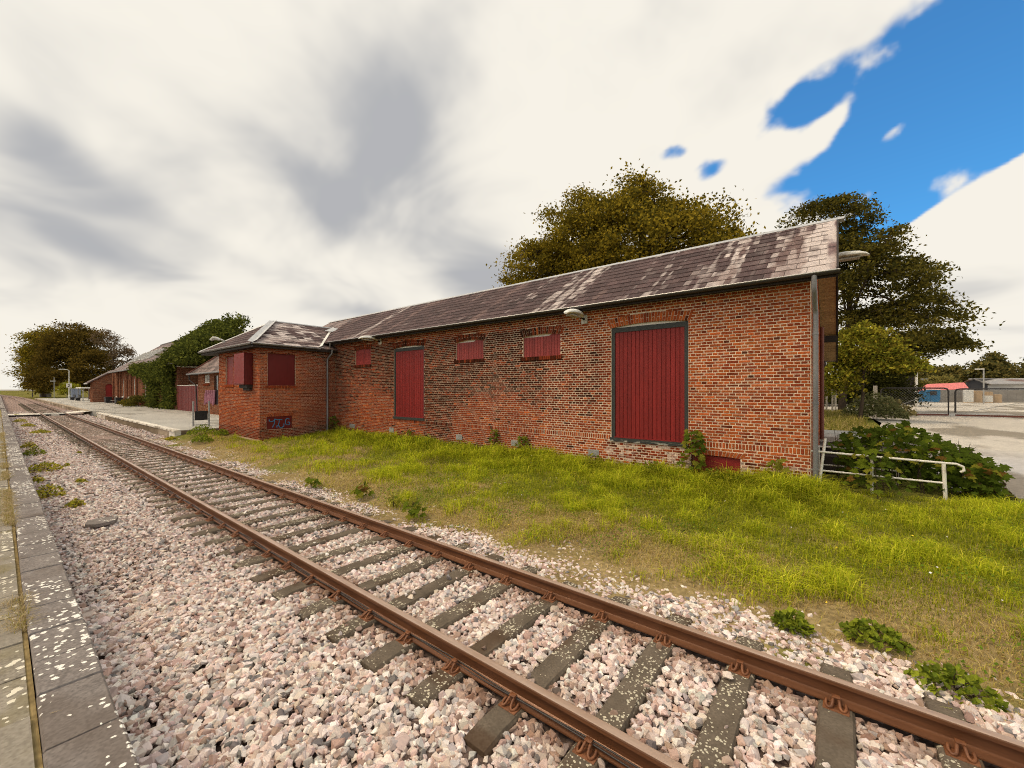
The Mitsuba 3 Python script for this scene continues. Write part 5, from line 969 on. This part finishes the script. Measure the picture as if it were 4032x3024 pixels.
# clover and broad leaves among the grass
n = 26000; x = r.uniform(-9, 4.5, n); y = r.uniform(4.6, 10.3, n); Q = np.c_[x, y, 0 * x]; k = (meshkit.fbm(Q * [1.6, 1.9, 1] + 3, 3, 31) > .56) & (x < y * .235 + .6) & (y > edge_y(x) + .15); x, y = x[k], y[k]
stuff('clover', leaf_mesh(np.c_[x, y, grass_height(x, y) + r.uniform(.02, .10, len(x))], r.uniform(.018, .045, len(x)), pick([(.075, .125, .014), (.11, .16, .018), (.16, .20, .02)], len(x), r), r, up=1.2, aspect=.8), 'leaf', 'low clover and broad-leaved weeds mixed into the grass', 'clover')
n = 90; x = r.uniform(-9, 2.4, n); y = r.uniform(5.2, 9.6, n); stuff('wildflowers', leaf_mesh(np.c_[x, y, grass_height(x, y) + r.uniform(.08, .15, n)], r.uniform(.015, .03, n), pick([(.75, .72, .66), (.8, .6, .06), (.7, .68, .7)], n, r), r, up=1.5, aspect=1), 'leaf_flat', 'tiny white and yellow flowers scattered in the grass', 'flowers')
# straw along the left platform and on it
n = 30000; x = -r.uniform(1.0, 26, n); y = .095 + r.normal(size=n) * .030; y = np.where(r.rand(n) < .40, r.uniform(-.5, .12, n), y); k = (meshkit.fbm(np.c_[x, y * 3, 0 * x] * [1.9, 1, 1], 3, 77) > .47) & (y < .155); x, y = x[k], y[k]
stuff('dry_grass', blades(np.c_[x, y, 0 * x + .50], r.uniform(.04, .13, len(x)), r.uniform(.0014, .0026, len(x)), r.uniform(.5, 1.4, len(x)), pick([(.50, .40, .22), (.42, .32, .17), (.58, .48, .30), (.32, .28, .06)], len(x), r), r), 'leaf', 'dry straw growing in the joints of the left platform', 'grass')
n = 16000; x = r.uniform(-3, 2.4, n); y = r.uniform(18.8, 46, n); k = (x < 1.2 + .3 * np.sin(y)) ; x, y = x[k], y[k]
stuff('meadow_grass', blades(np.c_[x, y, 0 * x - .05 + .12], r.uniform(.25, .65, len(x)), r.uniform(.012, .022, len(x)), r.uniform(.2, .8, len(x)), pick([(.33, .27, .08), (.24, .22, .04), (.42, .33, .14), (.16, .17, .03)], len(x), r), r), 'leaf', 'tall half-dry meadow grass behind the loading dock', 'grass')
struct('verge', grid(np.linspace(-3.2, 2.0, 8), np.linspace(18.6, 47, 12), lambda X, Y: .075 + 0 * X), 'soil', 'rough soil verge behind the loading dock')

# ---------------------------------------------------------------- small plants
def weed(label, x, y, z, w, h, n, pal, size, name='weed', stems=9):
    r = np.random.RandomState(int(abs(x * 131 + y * 977)) % 99991); k = thing(name, label, 'weed'); a = r.uniform(0, 6.28, n); q = np.sqrt(r.rand(n)); P = np.c_[x + w * q * np.cos(a) * 1.15, y + w * q * np.sin(a) * .75, z + h * (1 - .75 * q ** 2) * r.uniform(.25, 1, n)]
    part(k, 'foliage', leaf_mesh(P, size * r.uniform(.6, 1.3, n), pick(pal, n, r, .22), r, up=.9, aspect=.7), 'leaf'); m = M()
    for i in range(stems): e = P[r.randint(n)]; m.tube([(x + r.uniform(-.03, .03), y + r.uniform(-.03, .03), z - .03), (np.array([x, y, z]) + e) / 2 + [0, 0, h * .15], e], [.005, .004, .002], 4, False)
    part(k, 'stem', m, 'bark'); return k
YEL = [(.30, .27, .03), (.22, .22, .025), (.38, .32, .06), (.14, .155, .02), (.10, .075, .02)]; GRN = [(.12, .15, .018), (.17, .20, .02), (.08, .11, .014)]
for i, (x, y, w, h, lab) in enumerate(((-57.0, 1.0, .35, .3, 'furthest weed clump beside the foot crossing'), (-47.5, 1.0, .5, .3, 'pale weed clump left of the track, second beyond the tall one'), (-41.5, 1.2, .45, .25, 'weed clump left of the track just nearer than the foot crossing'), (-34.8, 1.45, .55, .22, 'flat spreading yellow-green weed clump midway to the rail'), (-26.2, .78, .32, .3, 'rounded weed clump touching the left platform, furthest of the big four'),
        (-23.0, .80, .40, .38, 'dense dark green weed clump by the left platform'), (-18.4, .85, .52, .30, 'broad yellow-green weed clump by the left platform'), (-16.1, .62, .20, .22, 'small yellow weed tucked under the coping'), (-13.8, .70, .36, .34, 'tall yellow-green weed clump nearest the left platform edge'), (-12.2, .98, .20, .20, 'small olive weed standing alone by the concrete slab'), (-18.9, 1.33, .12, .12, 'tiny yellow weed out on the ballast'), (-15.3, 1.32, .16, .13, 'little two-tuft weed out on the ballast'), (-22.5, 1.9, .09, .1, 'tiniest weed near the left rail'))):
    weed(lab, x, y, -.2, w, h, int(90 + 620 * w), YEL if i != 5 else GRN + YEL[3:], .055 + .03 * w)
ML = np.array([(0, -.02), (.10, -.08), (.30, -.20), (.30, .02), (.52, .10), (.34, .28), (.38, .46), (.17, .44), (0, .78)]); ML = np.vstack([ML, (ML[1:-1] * [-1, 1])[::-1]])
def maple_leaf(seed):
    r = np.random.RandomState(seed); P = ML * r.uniform(.9, 1.1, ML.shape); n = len(P); rad = np.linalg.norm(P - [0, .25], axis=1); z = -.22 * rad ** 2 + .05 * np.sin(np.arange(n) * 2.2); v = np.vstack([np.c_[P, z], [[0, .25, .03]], [[-.012, 0, 0.01], [.012, 0, .01], [0, -.55, -.10]]])
    f = [[n, i, (i + 1) % n] for i in range(n)] + [[n + 1, n + 3, n + 2]]; return v, np.array(f)
LB = [mat('maple_leaf_' + c, 0) if 0 else c for c in ('a', 'b', 'c', 'd')]
for c, rgb in zip(LB, ((.125, .165, .016), (.075, .11, .014), (.20, .20, .026), (.15, .085, .022))): scene['maple_' + c] = {'type': 'principledthin', 'base_color': {'type': 'rgb', 'value': list(rgb)}, 'roughness': .45, 'spec_trans': 0.0, 'diff_trans': .7, 'eta': 1.4}
LEAFPLY = {(i, c): mikit.ply(maple_leaf(i), 'maple_' + c) for i in range(3) for c in LB}
def frame(P, n, d, s):
    n = n / np.linalg.norm(n); d = d - n * (d @ n); d = d / (np.linalg.norm(d) + 1e-9); x = np.cross(d, n); A = np.eye(4); A[:3, 0], A[:3, 1], A[:3, 2], A[:3, 3] = x * s, d * s, n * s, P; return A
def sapling(label, base, h, nl, size, w, seed, tones, lean=(0, 0), name='sapling', limit=300, facing=(.1, -.55, .75)):
    r = np.random.RandomState(seed); k = thing(name, label, 'sapling'); base = np.array(base, float); tip = base + [lean[0], lean[1], h]; m = M().tube([base, (base + tip) / 2 + [.02, 0, 0], tip], [.010, .007, .003], 6)
    for i in range(nl):
        t = (.18 + .82 * (i + .5) / nl) ** .9; a = i * 2.4 + r.uniform(-.4, .4); c = base + (tip - base) * t; R_ = w * (1.05 - .7 * t) * r.uniform(.5, 1.1); d = np.array([math.cos(a), math.sin(a) * .8, .12]); P = c + d * R_
        m.tube([c, c + d * R_ * .5 + [0, 0, .02], P], [.0028, .002, .0016], 3, False); kk = fresh(k + '__leaf'); n_ = np.array(facing) + r.normal(size=3) * .28 + d * .25
        scene[kk] = {**LEAFPLY[(r.randint(3), LB[r.choice(4, p=tones)])], 'to_world': T(frame(P, n_, d + [0, 0, -.35], size * r.uniform(.6, 1.2)))}
    part(k, 'stem', m, 'bark'); return k
YT, GT = [.3, .1, .55, .05], [.5, .33, .15, .02]
sapling('yellow-green maple seedling at the ballast edge, furthest of the four', (-10.05, 4.75, -.16), .22, 16, .16, .22, 1, YT); sapling('yellow maple seedling at the ballast edge, second from the far end', (-8.1, 4.92, -.15), .30, 20, .17, .26, 2, YT)
sapling('thin yellow maple seedling at the ballast edge between its two neighbours', (-7.0, 4.95, -.15), .22, 9, .13, .15, 3, YT); sapling('bushy maple seedling with dark lower leaves at the ballast edge, nearest of the four', (-6.15, 4.78, -.16), .30, 24, .17, .26, 4, [.3, .35, .3, .05])
sapling('sapling growing up against the right jamb of the largest red door', (-2.62, 10.06, .15), 1.12, 60, .17, .34, 5, [.34, .2, .36, .1]); sapling('small pale sapling in front of the bricks near the drainpipe', (-.98, 10.02, .15), .62, 22, .16, .30, 6, [.25, .1, .6, .05])
sapling('climbing weed on the wall right of the middle vent plate', (-7.65, 10.14, .15), .62, 48, .13, .30, 7, [.34, .3, .34, .02]); sapling('thin climbing weed on the wall left of the middle vent plate', (-8.85, 10.16, .15), .78, 34, .12, .20, 8, [.3, .4, .25, .05])
sapling('dark weed in the corner between the bay and the shed', (-18.9, 10.0, .1), .85, 40, .17, .35, 9, [.15, .6, .05, .2]); sapling('dark weed at the foot of the wall below the left door', (-13.3, 10.05, .12), .5, 34, .14, .35, 10, [.3, .45, .2, .05])
for i, (x, lab) in enumerate(((-12.0, 'leafy weed patch at the wall foot, right of the left door'), (-10.2, 'leafy weed patch at the wall foot below the middle shutters'), (-6.9, 'leafy weed patch at the wall foot, left of the green vent plate'), (-5.2, 'pale leafy weed patch at the wall foot below the largest door'), (-3.5, 'dark tall tussock at the wall foot below the largest door'), (-2.0, 'tussock of grass and weeds in front of the red cellar hatch'))): weed(lab, x, 9.98, .1, .55, .40, 420, GRN if i % 2 == 0 else GRN + YEL[:2], .07)
for i, (x, y, w, h, lab) in enumerate(((-.35, 4.95, .16, .22, 'strap-leaved green tussock at the ballast edge near the right'), (.28, 5.15, .22, .20, 'dark green dock plant at the ballast edge'), (.72, 4.75, .24, .24, 'dark broad-leaved weed, nearest to the camera at the right'), (-21.7, 5.55, .5, .35, 'bushy weeds beside the end of the station platform'), (-25.0, 5.15, .28, .16, 'small weed on the ballast below the white platform corner'), (-24.2, 6.2, .8, .5, 'bright green weeds growing below the notice board'), (-22.9, 6.6, .4, .3, 'dark leafy weed by the near corner of the bay'))): weed(lab, x, y, float(hg(np.array(x), np.array(y))) if y > 4.6 else -.17, w, h, int(140 + 500 * w), GRN if i != 4 else YEL, .07 if i < 3 else .09)
# the sycamore bush behind the railing
k = sapling('big-leaved sycamore bush sprawling through the white railings', (.62, 10.46, .05), 1.02, 58, .165, .52, 21, GT, lean=(-.10, .05), name='sycamore_bush')
r = np.random.RandomState(22); m = M(); far = []
for i in range(1250):
    c = np.array([r.uniform(-.10, 2.35), r.uniform(11.05, 13.4), 0]); hmax = 1.25 - .50 * sstep(1.2, 2.4, c[0]) + .25 * math.exp(-((c[0] - .9) / .35) ** 2) - .25 * sstep(.1, -.15, c[0]); c[0] += (c[1] - 11) * .12; c[2] = r.uniform(.08, 1) ** .7 * hmax + .02
    n_ = np.array([.05, -.45, .8]) + r.normal(size=3) * .35; A = frame(c, n_, np.array([math.cos(i * 2.4), math.sin(i * 2.4), -.3]), .17 * r.uniform(.6, 1.25)); far.append((c, A))
far.sort(key=lambda q: q[0][1] - q[0][2] * .8); tones = [.22, .52, .10, .16]
for i, (c, A) in enumerate(far):
    q, b = r.randint(3), LB[r.choice(4, p=tones)]
    if i < 165: scene[fresh(k + '__leaf')] = {**LEAFPLY[(q, b)], 'to_world': T(A)}
    else: v, f = maple_leaf(q); m.add(v @ A[:3, :3].T + A[:3, 3], f)
    if i % 14 == 0 and False: pass
part(k, 'foliage', m, 'maple_b', kind='stuff'); m = M()
for i in range(26): a = np.array([r.uniform(.0, 2.2), r.uniform(11.2, 12.8), .02]); m.tube([a, a + [r.uniform(-.1, .1), r.uniform(-.1, .1), .6], a + [r.uniform(-.25, .25), r.uniform(-.2, .2), r.uniform(.9, 1.25)]], [.012, .009, .004], 5)
part(k, 'stem', m, 'bark')
weed('low dark-leaved bramble at the yard edge right of the railing', 2.25, 11.75, .03, .32, .55, 260, [(.05, .035, .018), (.08, .05, .022), (.10, .10, .02)], .10); weed('grey-green mugwort clump by the wooden gate post', 2.1, 39.5, .05, 1.6, 2.1, 1500, [(.10, .105, .045), (.15, .15, .07), (.075, .08, .03)], .22, stems=24)
weed('grey-green weeds half hiding the foot of the mesh gate', 3.4, 45.4, .05, 1.4, 1.5, 900, [(.11, .095, .045), (.15, .13, .06)], .22, stems=16); weed('yellow-green nettle patch on the corner of the loading dock', 1.0, 19.4, .08, .9, .65, 700, BRIGHT, .14, stems=16)
